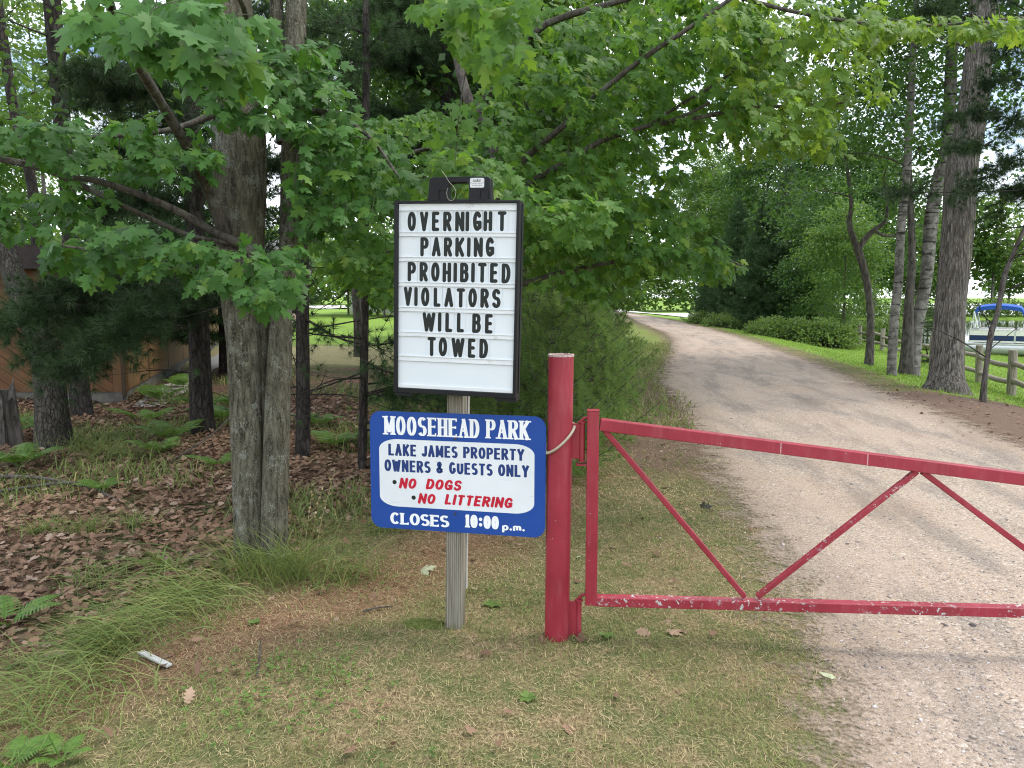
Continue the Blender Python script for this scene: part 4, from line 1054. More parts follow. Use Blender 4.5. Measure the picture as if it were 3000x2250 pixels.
    grow(lb, lv, nodes, region([(560, 130), (980, 130), (1000, 480), (900, 600), (840, 520), (800, 300), (600, 300)], 3.9, 5.0, 84, 4), LIGHT, .082, 4, 4)
    grow(lb, lv, nodes, region([(590, 120), (830, 120), (830, 300), (780, 380), (640, 330)], 3.7, 4.3, 44, 44), face, .082, 4, 44, tipdir=(0, -.2, -.5))
    grow(lb, lv, nodes, region([(-60, 540), (320, 570), (300, 690), (60, 690), (-60, 660)], 4.2, 5.0, 40, 45), LIGHT, .085, 4, 45)
    grow(lb, lv, nodes, region([(850, 230), (1000, 260), (1180, 480), (1190, 600), (1050, 640), (880, 700), (860, 500)], 4.1, 5.1, 120, 5), face, .085, 4, 5)
    grow(lb, lv, nodes, region([(-600, -1400), (1500, -1500), (1300, -80), (100, -120), (-600, -200)], 3.0, 7.5, 150, 6), LIGHT, .12, 4, 6)  # unseen upper crown, added to shade the trunk and ground below
    lb.build('branches', M['bark_limb'], t, smooth_=True)
    cb = MB(); lv.into(cb, MAPLE); cb.build('crown', M['leaf_maple'], t)
big_maple()

def second_maple():
    g = G(1345, 1440); d0 = depth_of(g)
    t = thing('maple_tree', 'spreading maple behind the signs reaching out over the drive', 'tree', g)
    b = MB(); nodes = []
    c, r = trunk_tube(b, [(1345, 1440, d0, 46), (1347, 1250, d0, 42), (1350, 1100, d0, 40), (1400, 900, d0, 40), (1440, 750, d0, 40), (1470, 580, d0, 40), (1430, 380, d0 + .1, 34), (1370, 285, d0 + .2, 30), (1330, 100, d0 + .4, 24), (1300, -300, d0 + .4, 16)], 14, 12, 40)
    nodes += list(zip(c, r)); b.build('trunk', M['bark_grey'], t, smooth_=True)
    lb = MB()
    def limb(L, n=24, seed=3):
        c, r = trunk_tube(lb, L, 8, seed, n, .05, 0, foot=False); return list(zip(c, r))
    nodes += limb([(1465, 640, d0, 28), (1481, 538, d0 - .1, 24), (1542, 461, d0 - .2, 20), (1642, 375, d0 - .4, 18), (1768, 262, d0 - .6, 16), (1895, 163, d0 - .8, 15), (2000, 95, d0 - .9, 13), (2136, 0, d0 - 1, 12), (2300, -110, d0 - 1.1, 8)])
    nodes += limb([(1470, 620, d0, 22), (1533, 549, d0 - .1, 20), (1692, 457, d0 - .3, 18), (1768, 411, d0 - .4, 16), (1900, 368, d0 - .5, 13), (1990, 345, d0 - .6, 10), (2080, 300, d0 - .7, 8)])
    nodes += limb([(1900, 368, d0 - .5, 9), (2000, 303, d0 - .6, 9), (2090, 250, d0 - .7, 9), (2199, 174, d0 - .8, 8), (2330, 90, d0 - .8, 5)])
    nodes += limb([(1900, 370, d0 - .5, 10), (2041, 346, d0 - .6, 12), (2180, 316, d0 - .7, 11), (2270, 312, d0 - .75, 10), (2362, 312, d0 - .8, 8), (2480, 300, d0 - .8, 5)])
    nodes += limb([(1400, 330, d0 + .15, 26), (1480, 200, d0, 24), (1588, 77, d0 - .2, 22), (1814, 5, d0 - .5, 18), (2000, -40, d0 - .7, 14), (2350, 40, d0 - .9, 11), (2600, 75, d0 - 1, 9), (2800, 70, d0 - 1, 7), (3000, 50, d0 - 1, 5)])
    nodes += limb([(1450, 800, d0, 18), (1560, 720, d0 - .3, 14), (1700, 640, d0 - .7, 10), (1780, 600, d0 - 1, 6)])
    nodes += limb([(1450, 860, d0, 18), (1640, 800, d0 - .1, 14), (1850, 760, d0 - .2, 10), (2050, 740, d0 - .3, 8), (2180, 780, d0 - .4, 5)])
    nodes += limb([(1440, 900, d0, 16), (1300, 800, d0 - .2, 12), (1150, 740, d0 - .3, 9), (1000, 740, d0 - .2, 6)])
    nodes += limb([(1440, 420, d0 + .1, 18), (1280, 430, d0 - .1, 13), (1100, 480, d0 - .2, 9), (950, 520, d0 - .1, 6)])
    nodes += limb([(1560, 110, d0 - .2, 12), (1500, 60, 5.2, 12), (1450, 0, 4.3, 12), (1400, -40, 3.6, 10)])
    lv = Leaves(); lt = Leaves()
    out = np.array([.35, -.6, .65])
    grow(lb, lv, nodes, region([(880, 430), (1130, 330), (1330, 330), (1700, 90), (2000, 0), (2250, 0), (2330, 260), (2240, 400), (2120, 470), (2040, 560), (1900, 640), (1750, 760), (1560, 760), (1540, 600), (1150, 600), (1000, 640)], 5.4, 7.8, 760, 11), out, .090, 4, 11)
    grow(lb, lv, nodes, region([(1540, 600), (1950, 560), (2060, 640), (1960, 760), (1840, 850), (1740, 890), (1560, 840)], 5.6, 7.6, 190, 12), out, .090, 4, 12)
    grow(lb, lv, nodes, region([(860, 600), (1160, 620), (1160, 900), (1060, 850), (980, 820), (900, 760)], 5.4, 6.8, 80, 13), out, .09, 4, 13)
    grow(lb, lv, nodes, region([(1480, -20), (2250, -20), (2330, 240), (2050, 330), (1700, 300), (1480, 250)], 5.6, 8.0, 250, 23), out, .09, 4, 23)
    grow(lb, lv, nodes, region([(1540, 560), (1700, 560), (1790, 570), (1800, 640), (1760, 700), (1640, 720), (1560, 650)], 4.5, 5.3, 50, 14), out, .085, 4, 14, tipdir=(.25, -.3, -.5))
    grow(lb, lv, nodes, region([(1170, 470), (1300, 440), (1480, 470), (1520, 560), (1400, 590), (1260, 590), (1190, 560)], 4.2, 4.9, 42, 22), np.array([.1, -.8, .5]), .085, 4, 22, tipdir=(.1, -.3, -.5))
    grow(lb, lv, nodes, region([(1840, 700), (2100, 700), (2190, 790), (2150, 830), (2000, 790), (1850, 800)], 5.5, 6.3, 54, 15), out, .09, 4, 15)
    grow(lb, lv, nodes, region([(1200, -30), (1560, -30), (1550, 60), (1520, 200), (1440, 210), (1350, 110), (1230, 80)], 3.0, 3.7, 36, 16), np.array([0, -.8, .3]), .095, 3, 16, tipdir=(.1, -.1, -1.0), leafy=.2)
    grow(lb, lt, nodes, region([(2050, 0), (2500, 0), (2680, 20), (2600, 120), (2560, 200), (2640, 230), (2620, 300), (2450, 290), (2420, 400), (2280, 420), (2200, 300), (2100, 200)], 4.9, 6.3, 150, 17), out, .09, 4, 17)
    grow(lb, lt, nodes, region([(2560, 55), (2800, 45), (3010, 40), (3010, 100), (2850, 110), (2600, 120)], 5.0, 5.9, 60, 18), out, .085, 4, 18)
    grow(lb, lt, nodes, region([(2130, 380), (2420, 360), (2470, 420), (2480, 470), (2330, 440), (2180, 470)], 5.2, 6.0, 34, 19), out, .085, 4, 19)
    grow(lb, lv, nodes, region([(1300, -1400), (3300, -1300), (3300, -30), (1300, -60)], 5.0, 8.5, 100, 20), LIGHT, .12, 4, 20)  # overhead leaves out of view, added to darken the foliage beneath
    lb.build('branches', M['bark_limb'], t, smooth_=True)
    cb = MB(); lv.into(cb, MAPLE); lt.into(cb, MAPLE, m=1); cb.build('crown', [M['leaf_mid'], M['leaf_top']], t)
second_maple()

# ------------------------------------------------------------------ trunks in the woods on the left
def traced(name, label, L, bark, group=None, seed=1, sides=16, flare=.4, amp=.08, extra=None):
    p, r = tp(L); g = on(p[0][0], p[0][1])
    t = thing(name, label, 'tree', g, group)
    b = MB(); c, rr = trunk_tube(b, L, sides, seed, 44, amp, flare); b.build('trunk', bark, t, smooth_=True)
    if extra: extra(t, c, rr)
    return t
def crown_on(leafmat, nclu, R_, z0, z1, lpc, ls, seed, tpl=DIAMOND, sig=.36, bark=None, limbs=None):
    def f(t, c, rr):
        r = np.random.default_rng(seed); lv = Leaves(); w = MB(); tg = []
        for i in range(nclu):
            z = r.uniform(z0, z1); a = r.uniform(0, 6.28); k = R_ * math.sqrt(r.uniform(.05, 1)) * (1 - .4 * (z - z0) / (z1 - z0))
            q2 = np.array([np.interp(z, c[:, 2], c[:, j]) for j in range(3)]); tg.append(np.array([q2[0] + k * math.cos(a), q2[1] + k * math.sin(a), z]))
        nodes = [(q, a) for q, a in zip(c, rr) if q[2] > z0 - 1.2] or [(c[-1], rr[-1])]
        if limbs: nodes = nodes[-3:] + limbs
        grow_far(w, lv, nodes, tg, lpc, ls, sig, r)
        w.build('branches', bark or M['bark_limb'], t); cb = MB(); lv.into(cb, tpl, r=r); cb.build('crown', leafmat, t)
    return f
def boughs_on(specs, tufts, nl, nw, seed, mat='needle', dead=0, zr=(0.3, 2.5), bark='bark_pine'):
    """pine boughs given as polylines of (px,py,depth), tufted along and beside; dead = bare twigs on the stem"""
    def f(t, c, rr):
        r = np.random.default_rng(seed); w = MB(); lv = Leaves()
        for S in specs:
            p = curve([P(*q) for q in S], 12); w.tube(p, np.linspace(.014, .004, 12), 5, cap=False)
            for _ in range(tufts):
                i = r.integers(2, 12); d = nrm(p[min(i + 1, 11)] - p[i - 1]); q = p[i] + (p[i - 1] - p[i]) * r.uniform(0, 1)
                e = q + nrm(d * .7 + r.normal(size=3) * np.array([.7, .7, .35])) * r.uniform(.08, .42)
                w.tube([q, e], [.004, .0018], 3, cap=False)
                for k in range(3): lv.add(q + (e - q) * (1 - .28 * k), nrm(e - q + r.normal(size=3) * .06), r.normal(size=3), nl * r.uniform(.8, 1.15))
        for i in range(dead):
            z = r.uniform(*zr); a = r.choice([0.0, math.pi]) + r.normal() * .7; L = r.uniform(.5, 1.6)
            d = np.array([math.cos(a), math.sin(a), r.uniform(-.22, .16)]); q = np.array([np.interp(z, c[:, 2], c[:, j]) for j in range(3)])
            pts = curve([q, q + d * L * .5 + UP * r.normal() * .05, q + d * L + UP * r.normal() * .12], 7); w.tube(pts, np.linspace(.010, .003, 7), 5, cap=False)
            for _ in range(7):
                k = r.integers(1, 7); s = pts[k]; e = s + nrm(d * .7 + r.normal(size=3) * .55) * r.uniform(.12, .45)
                m_ = (s + e) / 2 + r.normal(size=3) * .03; w.tube([s, m_, e], [.0035, .0028, .001], 3, cap=False)
                if r.uniform() < .3: lv.add(e, nrm(e - s), r.normal(size=3), nl * .9)
        w.build('branches', M[bark], t)
        if lv.p: cb = MB(); lv.into(cb, tuft_template(40, nw / nl, seed=seed), zvar=(1, 1), r=r); cb.build('needles', M[mat], t)
    return f
traced('oak_tree', 'thick furrowed trunk leaning left beside the brown cabin', [(160, 1318, 8.1, 110), (150, 1180, 8.1, 86), (132, 1030, 8.15, 80), (70, 880, 8.2, 66), (25, 760, 8.25, 56), (-40, 560, 8.3, 52), (-120, 250, 8.4, 46), (-160, -250, 8.5, 40)], M['bark_oak'], seed=21, flare=.30,
       extra=crown_on(M['leaf_wood'], 44, 2.6, 3.6, 7.5, 60, .13, 31, OVAL))
traced('slender_tree', 'slim dark trunk just right of the leaning trunk near the cabin', [(246, 1240, 10.4, 62), (232, 1120, 10.4, 54), (212, 900, 10.4, 48), (205, 640, 10.4, 44), (180, 330, 10.4, 46), (157, 50, 10.4, 46), (140, -200, 10.4, 40), (100, -700, 10.4, 30)], M['bark_pine'], seed=22, flare=.3,
       extra=crown_on(M['leaf_light'], 26, 2.2, 4.2, 8.5, 46, .11, 32, OVAL))
traced('slender_tree', 'leaning dark trunk at the far left edge behind the leaves', [(130, 1215, 12.2, 34), (120, 980, 12.2, 30), (106, 680, 12.2, 30), (90, 520, 12.2, 29), (40, 316, 12.2, 29), (0, 60, 12.2, 29), (-40, -200, 12.2, 24)], M['bark_pine'], seed=23, flare=.3,
       extra=crown_on(M['leaf_light'], 24, 2.3, 4.6, 8.5, 46, .11, 33, OVAL))
traced('pine_tree', 'dark furrowed pine trunk standing left of the big maple', [(594, 1262, 9.1, 70), (590, 1180, 9.1, 62), (584, 1000, 9.1, 58), (572, 700, 9.1, 56), (560, 400, 9.1, 54), (552, 100, 9.1, 52), (545, -300, 9.1, 44), (540, -900, 9.1, 26)], M['bark_pine'], seed=24, flare=.28,
       extra=boughs_on([[(572, 840, 9.1), (400, 850, 8.0), (200, 900, 7.3), (0, 960, 6.9)], [(572, 860, 9.1), (470, 900, 7.8), (330, 1000, 7.1), (200, 1080, 6.8)], [(572, 830, 9.1), (500, 820, 8.4), (380, 850, 7.9), (300, 930, 7.6)], [(570, 820, 9.1), (430, 800, 8.2), (280, 830, 7.5), (120, 860, 7.1)], [(570, 880, 9.1), (430, 890, 8.2), (280, 960, 7.4), (120, 1030, 6.9)], [(572, 850, 9.1), (420, 850, 8.4), (230, 870, 7.8), (60, 920, 7.5)], [(575, 870, 9.0), (480, 880, 8.0), (380, 940, 7.3), (300, 1020, 6.9)], [(570, 840, 9.1), (650, 830, 8.6), (720, 850, 8.2)],
                         [(575, 860, 9.0), (520, 870, 8.2), (440, 905, 7.6), (400, 960, 7.3)], [(560, 420, 9.1), (450, 300, 8.3), (330, 230, 7.6), (230, 200, 7.2)], [(560, 380, 9.1), (480, 280, 8.5), (400, 250, 8), (300, 290, 7.7)], [(558, 300, 9.1), (420, 240, 8.8), (260, 260, 8.5)], [(556, 520, 9.1), (420, 480, 8.7), (290, 470, 8.4)],
                         [(556, 600, 9.1), (430, 590, 8.8), (300, 610, 8.6)], [(556, 560, 9.1), (700, 500, 8.8), (820, 480, 8.6)]], 130, .13, .0055, 41, 'needle_dark', 8, (.4, 2.0)))
traced('pine_tree', 'thin straight pine trunk with bare side twigs right of the big maple', [(888, 1348, 7.8, 46), (889, 1200, 7.8, 42), (887, 980, 7.8, 38), (884, 600, 7.8, 36), (880, 200, 7.8, 34), (878, -300, 7.8, 28), (875, -900, 7.8, 18)], M['bark_pine'], seed=25, flare=.15,
       extra=boughs_on([[(890, 930, 7.8), (980, 985, 7.6), (1080, 1010, 7.4), (1160, 1005, 7.3)], [(880, 250, 7.8), (990, 180, 7.6), (1090, 190, 7.4)], [(880, 150, 7.8), (960, 60, 7.7), (1040, 40, 7.5)], [(880, 100, 7.8), (800, 30, 7.6), (740, 40, 7.3)]], 30, .11, .0045, 42, 'needle_dark', 16, (.35, 2.3)))
traced('pine_tree', 'thinnest dark pine stem with bare side twigs left of the letter board', [(1060, 1388, 7.2, 26), (1064, 1200, 7.2, 25), (1068, 950, 7.2, 23), (1070, 600, 7.2, 21), (1072, 200, 7.2, 20), (1072, -200, 7.2, 16), (1070, -600, 7.2, 10)], M['bark_pine'], seed=26, flare=.15,
       extra=boughs_on([[(1070, 1060, 7.2), (1140, 1090, 7.0), (1230, 1110, 6.9), (1330, 1120, 6.8)], [(1070, 1150, 7.2), (1150, 1160, 7.1), (1260, 1165, 7.0)], [(1070, 150, 7.2), (1140, 80, 7.0), (1210, 60, 6.9)], [(1070, 100, 7.2), (980, 60, 7.0), (920, 90, 6.9)], [(1072, 300, 7.2), (1000, 250, 7.1), (930, 280, 7.0)]], 34, .11, .0042, 43, 'needle', 16, (.35, 2.2)))
traced('pine_tree', 'tall dark pine above the letter board behind the maple leaves', [(1310, 1250, 9.6, 40), (1310, 1000, 9.6, 38), (1310, 600, 9.6, 36), (1310, 300, 9.6, 35), (1312, 0, 9.6, 33), (1316, -500, 9.6, 26)], M['bark_pine'], seed=27, flare=.2,
       extra=boughs_on([[(1310, 380, 9.6), (1180, 330, 9.2), (1060, 340, 8.9)], [(1310, 300, 9.6), (1200, 200, 9.2), (1090, 160, 9.0)], [(1310, 200, 9.6), (1400, 120, 9.2), (1500, 100, 9.0)], [(1310, 330, 9.6), (1420, 290, 9.3), (1520, 300, 9.0)], [(1310, 150, 9.6), (1220, 60, 9.3), (1120, 20, 9.0)], [(1310, 100, 9.6), (1380, 0, 9.3), (1440, -40, 9.1)], [(1310, 450, 9.6), (1200, 430, 9.3), (1100, 460, 9.1)], [(1310, 250, 9.6), (1240, 160, 9.1), (1180, 130, 8.8)], [(1310, 60, 9.6), (1220, -40, 9.3), (1150, -60, 9.0)]], 80, .125, .0055, 44, 'needle_dark', 0))

# ------------------------------------------------------------------ trees along the right of the drive
traced('cottonwood_tree', 'thickest tree on the right, deep furrowed grey brown bark, beside the rail fence', [(2772, 1134, 13.9, 116), (2774, 1090, 13.9, 92), (2782, 935, 13.9, 82), (2792, 820, 13.9, 80), (2807, 655, 13.9, 84), (2816, 497, 13.9, 84), (2846, 339, 13.9, 80), (2868, 136, 13.9, 74), (2885, -80, 13.9, 66), (2930, -500, 13.9, 50), (2960, -1100, 13.9, 30)], M['bark_cotton'], seed=51, sides=28, flare=.42, amp=.10,
       extra=crown_on(M['leaf_wood'], 110, 3.6, 6.4, 13, 90, .13, 61, OVAL))
traced('birch_tree', 'thin mottled birch trunk standing left of the thick furrowed tree', [(2612, 1101, 16.2, 30), (2613, 1060, 16.2, 26), (2620, 935, 16.2, 25), (2632, 827, 16.2, 25), (2640, 678, 16.2, 23), (2657, 497, 16.2, 23), (2667, 316, 16.2, 22), (2675, 150, 16.2, 18), (2690, -100, 16.2, 14), (2710, -500, 16.2, 8)], M['bark_birch'], seed=52, flare=.22,
       extra=crown_on(M['leaf_wood'], 80, 2.4, 4.2, 10.5, 75, .12, 62))
def two_stems(t, c, rr):
    b = MB(); trunk_tube(b, [(2655, 1080, 17.0, 46), (2660, 1010, 17.0, 36), (2664, 881, 17.0, 24), (2672, 760, 17.0, 20), (2668, 600, 17.0, 17), (2660, 420, 17.0, 12)], 14, 54, 26, .10, .3); b.build('side_stem', M['bark_grey'], t, smooth_=True)
    crown_on(M['leaf_wood'], 110, 2.8, 4.2, 11, 85, .12, 63)(t, c, rr)
traced('birch_tree', 'leaning pale birch with a dark second stem, right of the thin mottled trunk', [(2672, 1078, 17.1, 44), (2680, 1010, 17.1, 36), (2690, 935, 17.1, 32), (2713, 813, 17.1, 32), (2729, 633, 17.1, 36), (2752, 520, 17.1, 34), (2778, 407, 17.1, 32), (2787, 180, 17.1, 30), (2800, -60, 17.1, 26), (2830, -500, 17.1, 16)], M['bark_birch'], seed=53, flare=.25, extra=two_stems)
def crooked_limbs(t, c, rr):
    b = MB(); lim = []
    for L in ([(2512, 728, 19.2, 20), (2497, 690, 19.2, 18), (2488, 650, 19.2, 16), (2494, 600, 19.2, 13), (2485, 520, 19.2, 10), (2470, 420, 19.2, 7)], [(2516, 730, 19.2, 20), (2535, 700, 19.2, 18), (2560, 675, 19.2, 15), (2592, 650, 19.2, 12), (2600, 600, 19.2, 9), (2590, 520, 19.2, 6)], [(2560, 676, 19.2, 11), (2590, 690, 19.2, 9), (2620, 690, 19.2, 7), (2640, 670, 19.2, 5)]):
        lim += list(zip(*trunk_tube(b, L, 8, 3, 16, .08, 0, foot=False)))[6:]
    b.build('fork', M['bark_grey'], t, smooth_=True); crown_on(M['leaf_wood'], 120, 2.7, 3.4, 9.0, 85, .12, 64, limbs=lim)(t, c, rr)
traced('crooked_tree', 'small crooked tree with a forked top on the lawn edge', [(2546, 1066, 19.2, 27), (2550, 1000, 19.2, 21), (2550, 940, 19.2, 20), (2545, 860, 19.2, 20), (2532, 790, 19.2, 21), (2512, 726, 19.2, 24)], M['bark_grey'], seed=55, flare=.35, extra=crooked_limbs)
def bare_twigs(t, c, rr):
    b = MB(); r = np.random.default_rng(5)
    for _ in range(16):
        i = r.integers(14, 43); q = c[i]; d = nrm(np.array([r.normal(), r.normal() * .6, r.uniform(.2, 1.0)])); L = r.uniform(.3, 1.1)
        pts = curve([q, q + d * L * .5 + r.normal(size=3) * .06, q + d * L + UP * .1], 6); b.tube(pts, np.linspace(.012, .003, 6), 4, cap=False)
        for _ in range(3): e = pts[r.integers(2, 6)]; b.tube([e, e + nrm(d + r.normal(size=3) * .6) * r.uniform(.1, .4)], [.004, .0015], 3, cap=False)
    b.build('twigs', M['bark_pine'], t)
traced('bare_tree', 'thin bent leafless trunk in front of the rail fence', [(2881, 1162, 12.5, 19), (2885, 1110, 12.5, 15), (2890, 1071, 12.5, 14), (2904, 976, 12.5, 17), (2922, 917, 12.5, 14), (2942, 813, 12.5, 15), (2962, 760, 12.5, 12), (2990, 695, 12.5, 11), (3030, 600, 12.5, 9), (3060, 480, 12.5, 5)], M['bark_grey'], seed=56, flare=.3, extra=bare_twigs)
traced('pine_tree', 'dark pine at the right edge reaching its boughs over the lawn', [(3200, 1190, 12.8, 90), (3200, 900, 12.8, 76), (3205, 500, 12.8, 70), (3215, 0, 12.8, 62), (3225, -700, 12.8, 44)], M['bark_pine'], seed=57, flare=.3,
       extra=boughs_on([[(3200, 620, 12.8), (3060, 480, 12.4), (2940, 480, 12), (2840, 560, 11.7)], [(3200, 500, 12.8), (3050, 400, 12.2), (2900, 330, 11.8), (2780, 360, 11.6)], [(3200, 420, 12.8), (3060, 300, 12.3), (2960, 230, 12), (2890, 250, 11.8)], [(3200, 300, 12.8), (3000, 120, 12.0), (2840, 40, 11.5), (2720, 30, 11.2)],
                         [(3200, 360, 12.8), (3080, 180, 12.4), (2990, 120, 12), (2930, 160, 11.8)], [(3200, 560, 12.8), (3090, 500, 12.4), (3000, 540, 12.2), (2920, 620, 12)], [(3200, 250, 12.8), (3040, 60, 12.2), (2900, -20, 11.9), (2780, -20, 11.6)], [(3200, 680, 12.8), (3090, 600, 12.5), (2990, 560, 12.3), (2880, 520, 12.2)], [(3200, 640, 12.8), (3080, 560, 12.3), (2940, 560, 11.9), (2700, 565, 11.3), (2640, 560, 11.0)],
                         [(3200, 460, 12.8), (3000, 360, 12.0), (2900, 420, 11.7), (2830, 430, 11.6)]], 62, .15, .007, 47, 'needle_dark', 0))

# ------------------------------------------------------------------ rail fence, cedar bush, boat
def rail_fence():
    S = [(3130, 1235, 13.0, 175), (2962, 1170, 15.5, 145), (2868, 1131, 18.7, 120), (2730, 1080, 23.5, 96), (2583, 1038, 30, 76), (2545, 1020, 32.5, 68), (2517, 1016, 34, 62), (2488, 1012, 35.5, 57), (2464, 1010, 36.5, 52)]
    base = [P(a, b, d) for a, b, d, h in S]
    t = thing('rail_fence', 'weathered grey split rail fence along the lawn by the lake', 'fence', base[1])
    r = np.random.default_rng(8); tops = []
    for (a, b, d, h), q in zip(S, base):
        g = on(q[0], q[1], -.1); H = h / FPX * d; ln = r.normal(0, .025, 2)
        top = np.array([q[0] + ln[0], q[1] + ln[1], q[2] + H]); tops.append((q, top))
        w = MB(); w.tube(curve([g, (g + top) / 2, top], 8), [.088, .086, .084, .083, .082, .082, .081, .078], 14, mod=bark_mod(int(a), .05, .03, .1)); w.build('post', M['fence_wood'], t, smooth_=True)
    for i in range(len(S) - 1):
        for k, f in enumerate((.72, .36)):
            a = tops[i][0] + (tops[i][1] - tops[i][0]) * (f + r.normal() * .02); b = tops[i + 1][0] + (tops[i + 1][1] - tops[i + 1][0]) * (f + r.normal() * .02)
            off = np.array([.0, .03 * (-1) ** i, .02 * (-1) ** i]); a = a + off; b = b + off; d = nrm(b - a); m = (a + b) / 2 + np.array([0, 0, -.035])
            w = MB(); w.tube(curve([a - d * .07, a + d * .2, m, b - d * .2, b + d * .07], 12), np.interp(np.linspace(0, 1, 12), [0, .08, .5, .92, 1], [.03, .05, .056, .05, .03]), 10, mod=bark_mod(i * 3 + k, .10, 0, .1)); w.build('rail', M['fence_wood'], t, smooth_=True)
rail_fence()

def pontoon_boat():
    D = 38.0; o = P(2820, 1034, D); s = D / FPX                     # metres per photograph pixel at the boat
    U = nrm(np.array([.83, -.56, 0])); V = UP; N = np.array([U[1], -U[0], 0]); O = o - N * 1.2
    X = lambda px: (px - 2820) * s / 1.158; Yv = lambda py: (1034 - py) * s
    t = thing('pontoon_boat', 'white and navy pontoon boat with a blue canopy parked on the lawn by the lake', 'boat', O)
    F = (O, U, V, N); L0, L1 = X(2805), X(2805) + 7.2
    navy = m_plain('navy_fence_panel', (.010, .028, .11), .35, .5, var=.1); cream = m_plain('cream_vinyl', (.80, .77, .71), .5, .3, var=.06)
    alu = m_plain('boat_aluminium', (.62, .63, .64), .4, .5, .5); white = m_plain('white_frame', (.72, .73, .73), .4, .4, var=.05); dk = m_plain('dark_underside', (.03, .03, .035), .6)
    for n in (1.0, -.9):
        b = MB(); zc = Yv(1018); pts = [(L0 - .35, zc + .12), (L0 + .05, zc + .06), (L0 + .7, zc), (L1 - .2, zc), (L1, zc)]; rad = [.03, .2, .31, .31, .30]
        b.tube([O + U * a + V * c + N * n for a, c in pts], rad, 20); b.build('pontoon', alu, t, smooth_=True)
    b = MB(); b.box(*F, L0, L1, Yv(1008), Yv(1003), -1.25, 1.28); b.build('deck', alu, t, bevel=.02)
    b = MB(); b.box(*F, L0 + 2.0, L1, Yv(1020), Yv(1010), -.5, .5); b.build('underside', dk, t)
    x0, x1 = X(2837), L1 - .25
    for nm, n0, n1 in (('near', 1.18, 1.22), ('far', -1.2, -1.16)):
        for a, c in ((x0, X(2963)), (X(2968), X(2968) + 2.3), (X(2968) + 2.38, x1)):
            b = MB()
            b.box(*F, a, c, Yv(1001), Yv(996), n0, n1, 1); b.box(*F, a, c, Yv(996), Yv(981), n0, n1, 0); b.box(*F, a, c, Yv(981), Yv(967), n0, n1, 1)
            p = b.build('fence_panel', [navy, cream], t, bevel=.008)
            b = MB(); b.box(*F, a - .03, a, Yv(1001), Yv(966), n0 - .005, n1 + .005); b.box(*F, c, c + .03, Yv(1001), Yv(966), n0 - .005, n1 + .005); b.box(*F, a, c, Yv(967) , Yv(967) + .035, n0 - .005, n1 + .005); b.build('panel_frame', alu, p)
    for a, c in ((X(2860), X(2960)), (X(2972), X(2972) + 2.0)):
        for n in (.55, -1.1):
            b = MB(); b.box(*F, a, c, Yv(1000), Yv(980), n, n + .5); b.box(*F, a, c, Yv(981), Yv(962), n + (.46 if n > 0 else 0), n + (.6 if n > 0 else .14)); b.build('bench_seat', cream, t, bevel=.05)
    b = MB(); b.box(*F, X(2880), X(2880) + .5, Yv(1002), Yv(958), -.3, .3); b.box(*F, X(2880) + .05, X(2880) + .4, Yv(958), Yv(953), -.25, .25); b.build('console', white, t, bevel=.05)
    # canopy: cloth arched over bows
    ca0, ca1 = X(2841), X(2990); b = MB(); k = 24; m = 9; vt = []
    for i in range(k):
        f = i / (k - 1); x = ca0 + (ca1 - ca0) * f; e = min(f, 1 - f)
        z = Yv(893) + .05 - .16 * (2 * f - 1) ** 2 - .42 * max(0, (.08 - e) / .08) ** 1.6
        for j in range(m):
            g = j / (m - 1) * 2 - 1; vt.append(O + U * x + V * (z - .10 * g * g) + N * (1.15 * g))
    q = [[i * m + j, i * m + j + 1, (i + 1) * m + j + 1, (i + 1) * m + j] for i in range(k - 1) for j in range(m - 1)]
    b.add(vt, q)
    c = b.build('canopy', m_plain('canopy_blue', (.03, .10, .42), .75, .2, var=.15), t, smooth_=True); sm = c.modifiers.new('cloth_thickness', 'SOLIDIFY'); sm.thickness = .02
    for n in (1.14, -1.14):
        b = MB(); vv = []
        for i in range(k):
            f = i / (k - 1); x = ca0 + (ca1 - ca0) * f; e = min(f, 1 - f)
            z = Yv(893) - .05 - .16 * (2 * f - 1) ** 2 - .42 * max(0, (.08 - e) / .08) ** 1.6; vv += [O + U * x + V * z + N * n, O + U * x + V * (z - .17) + N * n]
        b.add(vv, [[2 * i, 2 * i + 1, 2 * i + 3, 2 * i + 2] for i in range(k - 1)]); cv = b.build('valance', m_plain('valance_blue', (.028, .09, .38), .75, .2, var=.15), c); sm = cv.modifiers.new('cloth_thickness', 'SOLIDIFY'); sm.thickness = .015
        for xa, za, xb, zb, rr in ((2845, 913, 2859, 961, .045), (2845, 920, 2839, 965, .02), (2988, 916, 3003, 961, .045), (2988, 920, 2987, 965, .02)):
            b = MB(); b.tube([O + U * X(xb) + V * Yv(zb) + N * n, O + U * X(xa) + V * Yv(za) + N * n], rr, 8); b.build('canopy_pole', white, t, smooth_=True)
    for x in (X(2812), X(2815)):
        b = MB(); b.tube([O + U * x + V * Yv(1003) + N * .9, O + U * x + V * Yv(985) + N * .9], .02, 8); b.build('rail_post', alu, t)
pontoon_boat()

